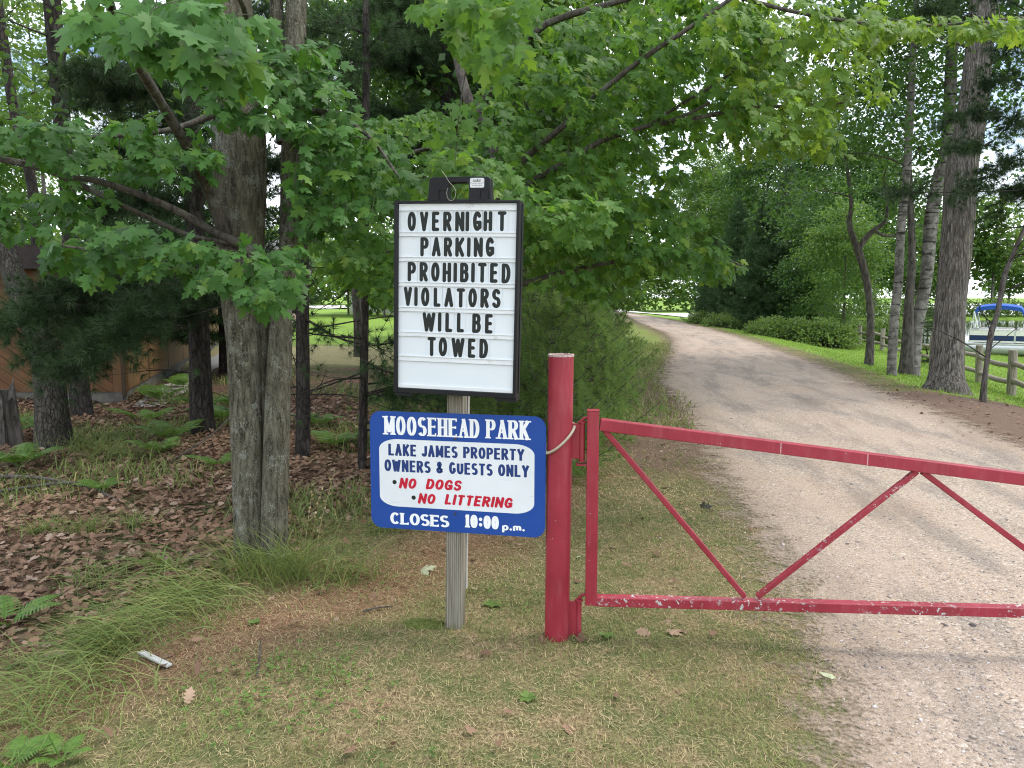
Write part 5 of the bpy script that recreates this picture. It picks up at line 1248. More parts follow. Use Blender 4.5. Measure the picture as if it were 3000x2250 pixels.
# ------------------------------------------------------------------ cabin on the left, houses far behind
def m_siding(name, a, b_, ang):
    t = NT(name); c = t.n('TexCoord').outputs['Object']; mp = t.n('Mapping'); mp.inputs['Rotation'].default_value = (0, R(ang), 0); t.l(c, mp.inputs[0])
    sx = t.n('SeparateXYZ'); t.l(mp.outputs[0], sx.inputs[0])
    fr = t.math('FRACT', t.math('MULTIPLY', t.math('ADD', sx.outputs[0], t.math('MULTIPLY', sx.outputs[1], .35)), 6.5))
    g = t.ramp(fr, [(.0, 0.0), (.06, 1.0), (.94, 1.0), (1.0, 0.0)])
    mp2 = t.n('Mapping'); mp2.inputs['Scale'].default_value = (12, 12, .8); t.l(mp.outputs[0], mp2.inputs[0])
    n = t.noise(mp2.outputs[0], 1, 5); k = t.ramp(n, [(.3, a), (.7, b_)])
    k = t.mix(g, tuple(x * .3 for x in a), k)
    return t.done(t.bsdf(k, .6, .25, 0.0, t.bump(g, .6, .01)))
def cabin():
    A = G(365, 1181); B = G(660, 1003); t = thing('cabin', 'low brown wooden cabin behind the trees on the left', 'house', A)
    d1 = nrm((B - A) * np.array([1, 1, 0])); d2 = np.array([-1.0, -.02, 0]); n1 = np.array([d1[1], -d1[0], 0])
    H = 2.0; L1 = float(np.linalg.norm((B - A)[:2])); L2 = 7.0
    s1 = m_siding('cedar_siding', (.15, .080, .036), (.24, .135, .060), 0); s2 = m_siding('diagonal_cedar_siding', (.105, .048, .020), (.165, .078, .031), 55)
    fo = m_plain('pale_foundation', (.15, .14, .125), .9, .1, scale=5, var=.35); ro = m_plain('dark_roof', (.05, .04, .038), .9, .1, scale=10, var=.3)
    z0 = -.05
    b = MB(); b.box(np.array([A[0], A[1], 0]), d1, UP, n1, 0, L1, .16, H, -.15, 0); w = b.build('side_wall', s1, t)
    b = MB(); b.box(np.array([A[0], A[1], 0]), d2, UP, np.array([0, -1, 0]), .0, L2, .16, H, -.15, .002); w = b.build('front_wall', s2, t)
    b = MB(); b.box(np.array([A[0], A[1], 0]), d1, UP, n1, .01, L1, z0, .16, -.14, -.02); b.build('foundation', fo, t)
    b = MB(); b.box(np.array([A[0], A[1], 0]), d2, UP, np.array([0, -1, 0]), .01, L2, z0, .16, -.14, -.02); b.build('foundation', fo, t)
    b = MB(); b.box(np.array([A[0], A[1], 0]), d1, UP, n1, -.03, .09, .1, H, -.02, .022); b.build('corner_board', m_plain('corner_board', (.07, .045, .025), .7), t)
    C = np.array([A[0], A[1], H]); e1 = d1 * (L1 + .5); e2 = d2 * (L2 + .5); o = C - d1 * .35 - d2 * .35
    v = [o, o + e1, o + e1 + e2, o + e2]; lift = UP * .45
    ridge0 = (v[0] + v[3]) / 2 + lift; ridge1 = (v[1] + v[2]) / 2 + lift
    b = MB(); th = UP * .16
    b.add(v + [ridge0, ridge1] + [q + th for q in v] + [ridge0 + th, ridge1 + th], [[0, 1, 5, 4], [3, 4, 5, 2], [6, 10, 11, 7], [9, 8, 11, 10], [0, 6, 7, 1], [2, 8, 9, 3]])
    b.add([v[0], v[3], v[3] + th, ridge0 + th, v[0] + th], [[0, 1, 2, 3, 4]]); b.add([v[1], v[2], v[2] + th, ridge1 + th, v[1] + th], [[4, 3, 2, 1, 0]])
    b.build('roof', ro, t)
    b = MB(); m = C + d2 * 2.5 - UP * 1.0
    b.box(np.array([A[0], A[1], 0]), d2, UP, np.array([0, -1, 0]), 3.4, 4.4, .9, 1.8, .002, .03, 0); w = b.build('window', m_plain('window_frame', (.10, .06, .035), .6), t)
    b = MB(); b.box(np.array([A[0], A[1], 0]), d2, UP, np.array([0, -1, 0]), 3.48, 4.32, .98, 1.72, .03, .034); b.build('pane', m_plain('dark_glass', (.01, .012, .014), .05, .5), w)
cabin()
def gravel_strip():
    A = G(385, 1196); B = G(690, 1008); d = (B - A); b = MB(); n = 40; r = np.random.default_rng(2); v = []
    for i in range(n):
        q = A + d * i / (n - 1); w = .55 + .25 * r.uniform(); e = np.array([.85, -.3, 0])
        for k in (0, 1): p = q + e * w * k; v.append(on(p[0], p[1], .02))
    b.add(v, [[2 * i, 2 * i + 1, 2 * i + 3, 2 * i + 2] for i in range(n - 1)])
    struct(b.build('gravel_path', m_plain('white_stones', (.40, .38, .35), .9, .1, scale=30, var=.5), origin=A))
gravel_strip()
def far_house(px, depth, w, h, name, label, wall, roof, rz):
    q = P(px, 900, depth); g = on(q[0], q[1]); t = thing(name, label, 'house', g); b = MB(); U = np.array([math.cos(rz), math.sin(rz), 0]); N = np.array([U[1], -U[0], 0])
    b.box(g, U, UP, N, -w / 2, w / 2, -.1, h, -3.5, 3.5); b.build('wall', wall, t)
    o = g + UP * h; c = [o + U * a + N * e for a, e in ((-w / 2 - .4, -3.9), (w / 2 + .4, -3.9), (w / 2 + .4, 3.9), (-w / 2 - .4, 3.9))]; r0 = o - U * (w / 2 + .4) + UP * 1.9; r1 = o + U * (w / 2 + .4) + UP * 1.9
    b = MB(); b.add(c + [r0, r1], [[0, 1, 5, 4], [3, 4, 5, 2], [0, 4, 3], [1, 2, 5]][:2]); b.add([c[0], c[3], r0, c[1], c[2], r1], [[0, 1, 2], [3, 5, 4]]); b.build('roof', roof, t)
    b = MB(); b.box(g, U, UP, N, -w * .2, -w * .2 + 1.2, .9, 2.1, 3.5, 3.54); b.build('window', m_plain('far_window', (.03, .035, .04), .1, .5), t)
    b = MB(); b.box(g, U, UP, N, w * .2, w * .2 + 1.0, .0, 2.1, 3.5, 3.53); b.build('door', m_plain('far_door', (.5, .5, .5), .5), t)
far_house(640, 44, 9, 2.9, 'house', 'pinkish house wall across the far lawn behind the thin pines', m_plain('pink_siding', (.42, .30, .27), .8), m_plain('grey_shingle', (.16, .15, .15), .9), .15)
far_house(1172, 76, 8, 2.3, 'garage', 'small white garage at the far edge of the lawn behind the thin pines', m_plain('white_siding', (.62, .62, .60), .8), m_plain('brown_shingle', (.10, .08, .07), .9), -.1)

# ------------------------------------------------------------------ middle distance trees (shared meshes)
BL = [broadleaf(9.5, .30, 2.7, 190, 80, .17, 101, .11), broadleaf(12, .34, 3.1, 220, 80, .18, 102, .13, .02), broadleaf(8, .14, 2.5, 180, 80, .15, 103, .09), broadleaf(13, .48, 2.4, 130, 60, .16, 104, .12, -.015)]
PN = [pine(10, .10, 2.7, 111, 16, .27, .030, .42, 6, .13, tstep=.17), pine(8, .02, 2.6, 112, 16, .26, .030, .38, 6, .11, tstep=.17, shape=.9)]
protos = {}
def plant(kind, idx, x, y, label, group=None, rz=0.0, s=1.0, sz=None, leaf=None, name=None, cat='tree', sink=0.0):
    sz = s if sz is None else sz
    key = (kind, idx, leaf)
    loc = on(x, y, -sink)
    if key not in protos:
        parts = BL[idx] if kind == 'b' else PN[idx]
        protos[key] = as_tree(name or ('leafy_tree' if kind == 'b' else 'conifer_tree'), parts, label, cat, loc, M['bark_grey'] if kind == 'b' else M['bark_pine'], M[leaf or ('leaf_wood' if kind == 'b' else 'needle')], rz, (s, sz), group)
        return protos[key]
    return dup(protos[key], loc, rz, (s, sz), label, group)
# bank of conifers right of the drive
bank = [(2085, 47, 1, .70, 'small dark conifer at the left end of the bank beside the drive'), (2150, 45, 0, .80, 'dark conifer second from the left in the bank beside the drive'), (2225, 42, 1, 1.0, 'broad dark conifer in the middle of the bank, behind the low shrubs'), (2300, 41, 0, .95, 'tall dark conifer right of the broad one in the bank'), (2375, 39.5, 1, .85, 'dark conifer at the right end of the bank by the rail fence')]
for i, (px, d, k, s, lb) in enumerate(bank):
    q = P(px, 950, d); plant('p', k, q[0], q[1], lb, 'conifers beside the drive', i * 1.3, s, s * .95, 'needle')
G1 = 'leafy trees behind the conifer bank'
for i, (px, d, k, s, lf) in enumerate([(2060, 58, 1, 1.1, 'leaf_light'), (2150, 55, 0, 1.2, 'leaf_light'), (2235, 50, 1, 1.15, 'leaf_wood'), (2330, 47, 3, 1.1, 'leaf_wood'), (2440, 45, 1, 1.1, 'leaf_wood'), (2560, 44, 0, 1.15, 'leaf_wood'), (2085, 72, 1, 1.2, 'leaf_light'), (2150, 84, 0, 1.25, 'leaf_light')]):
    q = P(px, 950, d); plant('b', k, q[0], q[1], 'tall leafy tree rising behind the conifer bank', G1, i * 2.1, s, s, lf)
q = P(2470, 1000, 33); plant('b', 2, q[0], q[1], 'yellow green leafy tree beside the far end of the rail fence', None, .4, .75, .8, 'leaf_light')
q = P(2400, 1000, 37); plant('b', 2, q[0], q[1], 'bushy leafy tree leaning over the low shrubs by the rail fence', None, 2.4, .95, 1.0, 'leaf_wood')
# left side of the drive
G2 = 'trees lining the left of the drive'
for i, (x, y, kind, k, s, lf) in enumerate([(.7, 17.0, 'b', 2, .8, 'leaf_wood'), (1.4, 21.5, 'p', 1, .6, 'needle'), (1.7, 27, 'b', 0, .9, 'leaf_light'), (2.4, 33, 'b', 2, 1.0, 'leaf_light'), (3.4, 40, 'p', 0, .9, 'needle'), (5.0, 53, 'b', 1, .9, 'leaf_light'), (6.6, 68, 'b', 0, 1.0, 'leaf_light'), (-.8, 20, 'b', 1, .9, 'leaf_wood'), (-.6, 29, 'p', 0, 1.0, 'needle'), (.6, 40, 'b', 3, 1.1, 'leaf_wood')]):
    plant(kind, k, x, y, 'conifer tree in the row left of the drive' if kind == 'p' else 'leafy tree in the row left of the drive', G2 + (' conifers' if kind == 'p' else ''), i * 1.7, s, s, lf)
# woods behind the cabin and the trunks
for i, (x, y, k, s, lf) in enumerate([(.6, 12.5, 1, .72, 'leaf_light'), (-.9, 11.5, 0, .85, 'leaf_wood'), (1.2, 15.0, 2, .62, 'leaf_light'), (.5, 13.2, 2, .55, 'leaf_light')]):
    plant('b', k, x, y, 'slim leafy tree close behind the spreading maple', 'trees close behind the spreading maple', i + .5, s, s, lf)
G3 = 'leafy trees in the woods behind the trunks'
W_ = [(-1.6, 17, 'b', 3, .8, 'leaf_wood'), (-4.2, 21, 'b', 3, .9, 'leaf_light'), (-6.0, 16, 'p', 0, .8, 'needle'), (-13, 27, 'p', 0, 1.0, 'needle'), (-4.8, 25, 'b', 3, 1.0, 'leaf_light'), (-1.5, 30, 'p', 0, 1.0, 'needle'), (-19.5, 33, 'b', 3, 1.1, 'leaf_light'), (-24, 36, 'b', 0, 1.2, 'leaf_light'), (.2, 24, 'b', 1, .95, 'leaf_wood')]
for i, (x, y, kind, k, s, lf) in enumerate(W_):
    plant(kind, k, x, y, 'conifer in the woods behind the cabin and trunks' if kind == 'p' else 'tall leafy tree in the woods behind the cabin and trunks', G3 if kind == 'b' else 'conifers in the woods behind the trunks', i * 2.3, s, s, lf)

# young white pines beside the drive
SP = [pine(1.9, .06, .95, 121, 46, .125, .0050, .22, 6, .022, .35, .10, .7), pine(1.5, .04, .85, 122, 46, .12, .0050, .20, 6, .02, .35, .10, .7)]
sp = None
for i, (px, py, k, s, lb) in enumerate([(1600, 1392, 0, .80, 'young white pine directly behind the red gate post'), (1500, 1380, 1, .85, 'young white pine behind the two signs'), (1705, 1290, 0, .85, 'feathery young pine at the edge of the drive beyond the gate'), (1560, 1270, 0, 1.15, 'taller young pine behind the gate post and signs'), (1745, 1185, 1, .95, 'young pine overhanging the grass edge of the drive'), (1650, 1180, 0, 1.3, 'tallest young pine left of the drive below the maple'), (1770, 1105, 0, 1.0, 'farthest young pine on the left edge of the drive'), (1250, 1290, 1, .9, 'young pine under the letter board among the thin stems')]):
    q = G(px, py)
    if i < 2: o = as_tree('pine_sapling', SP[k], lb, 'young pine', q, M['bark_grey'], M['needle_young'], i * .7, (s, s), 'young pines beside the drive'); SP[k] = (SP[k][0], SP[k][1], o)
    else: o = dup(SP[k][2], q, i * 1.1, (s, s), lb, 'young pines beside the drive')

# low shrubs by the fence, cedar at the birch foot
def shrub(seed, h, rx, n, ls, tpl=OVAL):
    r = np.random.default_rng(seed); w = MB(); lv = Leaves()
    for i in range(n):
        a = r.uniform(0, 6.28); e = np.array([math.cos(a) * rx, math.sin(a) * rx, 0]) * math.sqrt(r.uniform(0, 1)); e[2] = h * math.sqrt(max(.05, 1 - (np.linalg.norm(e) / rx) ** 2)) * r.uniform(.45, 1.0)
        w.tube([np.array([e[0] * .2, e[1] * .2, -.05]), e * np.array([.7, .7, .6]), e], [.012, .008, .004], 4, cap=False)
        m = 34; off = np.clip(r.normal(size=(m, 3)), -1.6, 1.6) * np.array([.13, .13, .09]) * (h + .2)
        lv.bulk(e + off, nrm(off + UP * .05 + r.normal(size=(m, 3)) * .08), UP + r.normal(size=(m, 3)) * .5, ls * r.uniform(.7, 1.3, m))
    c = MB(); lv.into(c, tpl, r=r); return w, c
SH = shrub(131, 1.0, 1.15, 70, .11); so = None
for i, (px, d, s, lb) in enumerate([(2250, 34.5, .85, 'leftmost low bush in front of the dark conifers'), (2300, 33.5, 1.0, 'low rounded bush in front of the dark conifers'), (2352, 32.5, 1.05, 'pale green rounded bush in front of the conifers'), (2402, 31.8, 1.15, 'largest pale green bush left of the rail fence'), (2440, 31.4, .9, 'low bush touching the end post of the rail fence'), (2110, 41, .8, 'small dark bush at the foot of the conifer bank near the drive'), (2060, 46, .8, 'farthest small bush beside the drive')]):
    q = P(px, 1000, d)
    if so is None:
        so = thing('shrub', lb, 'shrub', (0, 0, 0), 'low shrubs before the conifers'); SH[0].build('stems', M['bark_grey'], so); SH[1].build('leaves', M['leaf_shrub'], so); so.location = [float(z) for z in on(q[0], q[1])]; so.scale = (s, s, s)
    else: dup(so, on(q[0], q[1]), i, (s, s), lb, 'low shrubs before the conifers')
w, c = pine(1.7, .05, .8, 133, 26, .08, .006, .2, 6, .03, .1, .12, .5); q = G(2720, 1062)
as_tree('cedar_bush', (w, c), 'ragged dark evergreen bush between the birch and the thick tree', 'bush', on(q[0], q[1]), M['bark_pine'], M['needle'], 0, (.95, .95))

# ------------------------------------------------------------------ far woods and reeds: masses nobody could count
def far_mass(name, spots, ls, label, mat, seed, cat='woods', lpc=26, ncl=34):
    r = np.random.default_rng(seed); b = MB(); lv = Leaves()
    for x, y, H, Rc, cb in spots:
        z0 = float(hgt(x, y))
        for i in range(ncl):
            u = r.normal(size=3); u /= np.linalg.norm(u); k = r.uniform(.1, 1) ** .4
            c = np.array([x + u[0] * Rc * k, y + u[1] * Rc * k, z0 + H * (cb + (1 - cb) * (.5 + .5 * u[2] * k))])
            off = np.clip(r.normal(size=(lpc, 3)), -1.6, 1.6) * np.array([1, 1, .55]) * Rc * .24
            lv.bulk(c + off, nrm(off + r.normal(size=(lpc, 3)) * Rc * .1 - UP * .2), UP + r.normal(size=(lpc, 3)) * .6, ls * r.uniform(.6, 1.3, lpc))
        if cb > .12: b.tube([[x, y, z0 - .2], [x, y, z0 + H * .8]], [H * .014, H * .006], 5, cap=False, m=1)
    lv.into(b, DIAMOND, r=r)
    return stuff(b.build(name, [M[mat], M['bark_birch']], origin=(0, 0, 0)), label, cat)
r = np.random.default_rng(77)
sp = [(x, y, r.uniform(12, 19), r.uniform(3.2, 4.5), r.uniform(.12, .3)) for x, y in [(44 + 4.6 * i + r.uniform(-1, 1), 111 + r.uniform(0, 9)) for i in range(26)]]
far_mass('island_woods', sp, .75, 'pale birches and leafy trees on the far shore behind the boat', 'leaf_light', 1, lpc=60, ncl=46)
sp = [(x, y, r.uniform(1.6, 3.2), r.uniform(1.8, 3.0), .02) for x, y in [(40 + 2.2 * i + r.uniform(-1, 1), 107.5 + r.uniform(0, 3)) for i in range(46)]]
far_mass('shore_bushes', sp, .45, 'green bushes along the far bank of the water', 'leaf_shrub', 2, 'bushes', 22, 22)
sp = [(x, 358 + r.uniform(0, 40), r.uniform(14, 22), r.uniform(5, 7), .05) for x in np.linspace(60, 420, 60)]
far_mass('lake_woods', sp, 1.1, 'distant tree line across the lake', 'leaf_wood', 3, 'woods', 18, 26)
sp = [(x, 138 + r.uniform(0, 25), r.uniform(13, 20), r.uniform(4, 6), -.02) for x in np.linspace(-75, 48, 52)]
far_mass('roadside_woods', sp, 1.0, 'distant woods beyond the paved road', 'leaf_light', 4, 'woods', 24, 34)
sp = [(x, y + r.uniform(-4, 6), r.uniform(5, 9), r.uniform(2.6, 4), r.uniform(.02, .2)) for x, y in list(zip(np.linspace(-62, -2, 30), np.linspace(48, 66, 30)))]
far_mass('backdrop_woods', sp, .62, 'woods beyond the lawn and the far houses', 'leaf_light', 5, 'woods', 26, 34)
sp = [(np.interp(y, [30, 36, 50], [15.6, 16.5, 19]) + r.uniform(.2, 2.6), y, r.uniform(.7, 1.5), r.uniform(.5, .9), 0.0) for y in r.uniform(34, 50, 34)]
far_mass('bank_weeds', sp, .16, 'tall green weeds behind the rail fence at the water edge', 'leaf_shrub', 6, 'weeds', 22, 20)

# ------------------------------------------------------------------ ferns, tussocks, fallen wood
def fern_mesh(b, q, n, L, seed, m=0):
    r = np.random.default_rng(seed)
    for k in range(n):
        a = 2 * math.pi * k / n + r.uniform(-.4, .4); ln = L * r.uniform(.7, 1.1); d = np.array([math.cos(a), math.sin(a), 0]); s = np.cross(d, UP)
        u = np.linspace(0, 1, 17); pts = q + d * (ln * (u ** .9 * .85))[:, None] + UP * (ln * (.95 * u - .62 * u * u))[:, None] + s * (ln * .08 * r.normal() * u * u)[:, None]
        b.tube(pts, np.linspace(.0035, .001, 17), 3, cap=False, m=m)
        for i in range(3, 17):
            w = ln * .36 * math.sin(math.pi * min(1, (u[i] * .93 + .06)) ** .75) * (1 - u[i] * .45); t = nrm(pts[i] - pts[i - 1]); nn = nrm(np.cross(s, t))
            for sg in (-1, 1):
                e = nrm(s * sg + t * .45 - UP * .12); p0 = pts[i]; f = nrm(np.cross(nn, e)); steps = 6; up = []; dn = []
                for j in range(steps):
                    v = j / (steps - 1); c = p0 + e * w * v - UP * .1 * w * v * v; h = ln * .038 * (1 - v) ** .7 * (1.0 if j % 2 == 0 else .45) + .0008; up.append(c + f * h); dn.append(c - f * h)
                b.add(up + dn, [[j, j + 1, steps + j + 1, steps + j] for j in range(steps - 1)], m)
FR = [(15, 1840, .32, 6, 'bright fern low at the left edge beside the long grass'), (30, 2250, .16, 6, 'bright fern in the bottom left corner of the photo'), (180, 2230, .15, 5, 'small fern right of the bottom left corner fern'), (60, 1370, .55, 7, 'fern below the leaning trunk at the left edge'), (10, 1290, .5, 6, 'dark fern beside the grey stump'), (430, 1240, .55, 6, 'fern in the leaf litter left of the dark pine trunk'), (500, 1290, .5, 6, 'fern growing under the dark furrowed pine trunk'), (650, 1235, .6, 7, 'bright fern behind the big maple by the cabin'), (540, 1140, .6, 7, 'fern beside the pale gravel path by the cabin'), (470, 1175, .6, 7, 'fern at the corner of the cabin'), (700, 1200, .55, 6, 'fern half hidden behind the left maple stem'), (300, 1440, .28, 5, 'tiny fern in the dead leaves above the fallen branch'), (940, 1250, .45, 6, 'fern between the two thin pine trunks'), (640, 1370, .35, 5, 'low fern left of the maple foot'), (470, 1330, .42, 6, 'fern in the litter below the dark pine'), (600, 1200, .55, 7, 'fern beside the dark pine near the cabin gravel'), (110, 1260, .45, 6, 'fern behind the leaning trunk foot'), (980, 1310, .4, 6, 'fern left of the thinnest pine stem')]
for i, (px, py, L, n, lb) in enumerate(FR):
    q = G(px, py); b = MB(); fern_mesh(b, q, n, L, 200 + i); tag(b.build('fern', M['fern'], origin=q), lb, 'fern', 'ferns under the trees')
def blades(b, q, n, L, spread, seed, lean=(0, 0, 0), w=.004, droop=.6, segs=5, m=0):
    r = np.random.default_rng(seed); lean = np.array(lean)
    for k in range(n):
        a = r.uniform(0, 6.28); d = nrm(np.array([math.cos(a), math.sin(a), 0]) * r.uniform(.2, 1) + lean); ln = L * r.uniform(.5, 1.15); o = q + np.array([r.normal() * spread, r.normal() * spread, 0]); o[2] = float(hgt(o[0], o[1])) - .01
        u = np.linspace(0, 1, segs + 1)[:, None]; dr = droop * r.uniform(.5, 1.4)
        pts = o + d * ln * (u * .35 + dr * .6 * u * u) + UP * ln * (u * .95 - dr * .75 * u * u)
        pts[:, 2] = np.maximum(pts[:, 2], o[2] + .012)
        s = nrm(np.cross(d, UP + r.normal(size=3) * .5)); ww = 1.5 * w * r.uniform(.6, 1.3) * (1 - u ** 1.6 * .95) / 2
        b.add(np.concatenate([pts + s * ww, pts - s * ww]), [[i, i + 1, segs + 2 + i, segs + 1 + i] for i in range(segs)], m)
TS = [(600, 1760, 240, .46, .16, (-.9, -.5, 0), .0042, .95, 'long matted grass tussock sprawling left of the maple foot'), (450, 1850, 200, .42, .16, (-.8, -.6, 0), .004, 1.0, 'long grass tussock trailing towards the lower left'), (850, 1690, 260, .50, .12, (.1, -.3, 0), .0038, .5, 'straw flecked grass clump at the right foot of the maple'), (1010, 1690, 200, .36, .14, (.35, -.3, 0), .004, .8, 'thick green grass clump left of the wooden post'), (730, 1668, 190, .42, .10, (-.3, -.4, 0), .0038, .8, 'grass tuft leaning against the maple trunk base'), (240, 2010, 200, .36, .16, (-.5, -.4, 0), .004, 1.0, 'long grass clump near the left edge above the ferns'), (90, 2130, 150, .32, .14, (-.3, -.3, 0), .004, 1.0, 'matted grass beside the bottom left ferns'), (130, 1560, 130, .26, .07, (0, -.1, 0), .0035, .75, 'dark grass tuft in the dead leaves at the far left'), (250, 1560, 130, .25, .06, (0, -.1, 0), .0035, .75, 'round grass tuft in the leaf litter'), (400, 1540, 100, .24, .07, (0, 0, 0), .0035, .75, 'dark grass tuft beside the fallen branch end'), (500, 1680, 40, .42, .05, (-.2, -.4, 0), .009, .9, 'broad bladed blue green grass shoot left of the maple'), (300, 1700, 90, .3, .1, (-.2, 0, 0), .0035, .9, 'thin grass tuft among the dead leaves'), (260, 1330, 200, .42, .16, (.2, -.2, 0), .004, .8, 'dark long grass right of the leaning trunk'), (340, 1345, 160, .40, .15, (.3, 0, 0), .004, .8, 'long dark grass in front of the slim trunk'), (1120, 1560, 90, .22, .08, (0, 0, 0), .0035, .8, 'low grass tuft behind the blue sign edge'), (930, 1560, 110, .25, .10, (0, 0, 0), .0035, .8, 'grass tuft behind the maple near the thin pines'), (330, 1900, 110, .38, .08, (-.5, -.7, 0), .0055, .9, 'drooping broad grass blades above the white wood scrap')]
for i, (px, py, n, L, sp_, ln, w, dr, lb) in enumerate(TS):
    q = G(px, py); b = MB(); blades(b, q, n, L, sp_, 300 + i, ln, w, dr); tag(b.build('grass_tussock', M['grass_long'], origin=q), lb, 'grass tussock', 'grass tussocks')
def weed_stalk():
    q = G(895, 1640); b = MB(); r = np.random.default_rng(9)
    for k in range(3):
        e = q + np.array([.04 * k - .02, .02, 0]); pts = curve([e, e + np.array([.03, .02, .22]), e + np.array([.06 + .03 * k, .03, .42 + .06 * k])], 8); b.tube(pts, np.linspace(.002, .001, 8), 4, cap=False)
        for j in range(9):
            p = pts[-1] - (pts[-1] - pts[-3]) * j * .25; d = nrm(r.normal(size=3) + UP * .5); b.inst(OVAL[0], OVAL[1], np.array([p]), np.array([nrm(np.cross(d, [0, 1, .3]))]), np.array([d]), np.array([[0, -1, 0]]), .022)
    tag(b.build('weed_stalk', M['grass_dry'], origin=q), 'dry seed stalks standing right of the maple foot', 'weed')
weed_stalk()
def fallen(name, label, L, bark, rr):
    b = MB()
    for S, r0, r1 in L:
        p = [G(*q) + UP * z for *q, z in [(a, c, z) for a, c, z in S]]; c = curve(p, 22); b.tube(c, np.linspace(r0, r1, 22), 8, mod=bark_mod(rr, .15, 0, .1))
    tag(b.build(name, bark, origin=G(*L[0][0][0][:2]), smooth_=True), label, 'branch')
fallen('fallen_branch', 'forked grey dead branch lying in the leaf litter at the left edge', [([(-60, 1412, .05), (90, 1418, .06), (200, 1430, .05), (280, 1448, .04), (345, 1475, .02)], .020, .007), ([(-60, 1462, .04), (60, 1448, .05), (150, 1436, .05), (205, 1432, .05)], .016, .012)], M['bark_grey'], 4)
fallen('fallen_stick', 'thin pale stick slanting through the litter left of the maple trunk', [([(500, 1362, .03), (560, 1335, .07), (630, 1305, .14), (690, 1270, .25)], .010, .006)], M['bark_grey'], 6)
fallen('twig', 'short dark twig on the bare ground below the blue sign', [([(1066, 1800, .015), (1100, 1792, .02), (1150, 1784, .015)], .006, .003)], M['bark_limb'], 7)
fallen('twig', 'dark upright twig in the ground right of the grass clump', [([(752, 1985, .0), (760, 1950, .02), (764, 1905, .05)], .005, .003)], M['bark_limb'], 8)
def stump():
    q = G(15, 1300); t = thing('tree_stump', 'jagged grey rotten stump at the left edge', 'stump', q); d = depth_of(q)
    b = MB(); r = np.random.default_rng(3); k = 26; v = []
    for z, rad in ((-.1, .19), (.05, .165), (.25, .14), (.45, .13)):
        for j in range(k): a = 2 * math.pi * j / k; rr = rad * (1 + .14 * math.sin(5 * a + 1) + .07 * math.sin(11 * a)); v.append(q + np.array([rr * math.cos(a), rr * math.sin(a), z]))
    for j in range(k): a = 2 * math.pi * j / k; v.append(q + np.array([.12 * math.cos(a), .12 * math.sin(a), .56 + .12 * math.sin(3 * a) + r.uniform(-.05, .05)]))
    for j in range(k): a = 2 * math.pi * j / k; v.append(q + np.array([.07 * math.cos(a), .07 * math.sin(a), .50 + .10 * math.sin(3 * a)]))
    b.add(v, [[a * k + j, a * k + (j + 1) % k, (a + 1) * k + (j + 1) % k, (a + 1) * k + j] for a in range(5) for j in range(k)]); b.poly(v[-k:])
    b.build('wood', M['bark_grey'], t)
stump()
def scrap():
    a = G(412, 1922) + UP * .02; c = G(497, 1960) + UP * .015; U = nrm(c - a); V = nrm(np.cross(UP, U)); b = MB(); b.box(a, U, V, np.cross(U, V), 0, float(np.linalg.norm(c - a)), -.014, .014, -.005, .005)
    tag(b.build('wood_scrap', M['scrap'], origin=a, bevel=.0015), 'small whitish painted wood scrap lying in the grass edge', 'wood scrap')
scrap()

# ------------------------------------------------------------------ single fallen leaves worth telling apart
OAK = leaf_template([(.10, .02), (.20, .10), (.12, .20), (.34, .30), (.16, .40), (.36, .54), (.18, .60), (.30, .76), (.13, .80), (0, 1.0)], .25, .1, .05)
def ground_leaf(px, py, size, ang, tpl, mat, label, tilt=.2, k=1):
    q = G(px, py) + UP * .012; r = np.random.default_rng(k); n = nrm(UP + r.normal(size=3) * tilt); T = nrm(np.array([math.cos(ang), math.sin(ang), 0]) - n * np.dot(n, [math.cos(ang), math.sin(ang), 0])); b = MB()
    b.inst(tpl[0], tpl[1], np.array([q]), np.array([np.cross(T, n)]), np.array([T]), np.array([n]), size, 1.6)
    tag(b.build('fallen_leaf', mat, origin=q), label, 'fallen leaf')
ground_leaf(2398, 1976, .085, -.5, OVAL, M['pale_leaf'], 'pale speckled oval leaf at the grass edge by the gravel', .1)
ground_leaf(130, 1925, .13, .4, OAK, M['dead_leaf'], 'large tan lobed oak leaf near the left edge ferns', .2, 2)
ground_leaf(548, 2070, .07, 1.9, OAK, M['dead_leaf'], 'single pale oak leaf on the grass at lower left', .4, 3)
ground_leaf(1960, 1860, .09, .6, MAPLE, M['dead_leaf'], 'dry tan maple leaf in the grass below the bottom rail', .4, 4)
ground_leaf(1905, 1865, .08, 2.5, OAK, M['dead_leaf'], 'curled tan oak leaf below the bottom rail', .4, 5)
ground_leaf(2055, 1492, .09, .3, MAPLE, M['bark_limb'], 'dark curled dead leaf on the grass seen through the gate', .5, 6)
ground_leaf(2095, 1500, .10, 2.0, OAK, M['dead_leaf'], 'grey curled leaf pair right of the dark curled leaf', .5, 7)
ground_leaf(1588, 1890, .05, 1.2, OVAL, M['litter'], 'orange leaf on the ground left of the gate post foot', .4, 8)
ground_leaf(1690, 1640, .07, 1.4, OVAL, M['pale_leaf'], 'pale round leaf right behind the gate post', .3, 9)
ground_leaf(1235, 1680, .09, .2, MAPLE, M['pale_leaf'], 'pale crumpled leaf left of the wooden post', .4, 10)
ground_leaf(1960, 1430, .08, 2.8, OVAL, M['dead_leaf'], 'tan leaf on the grass beside the first brace', .3, 11)
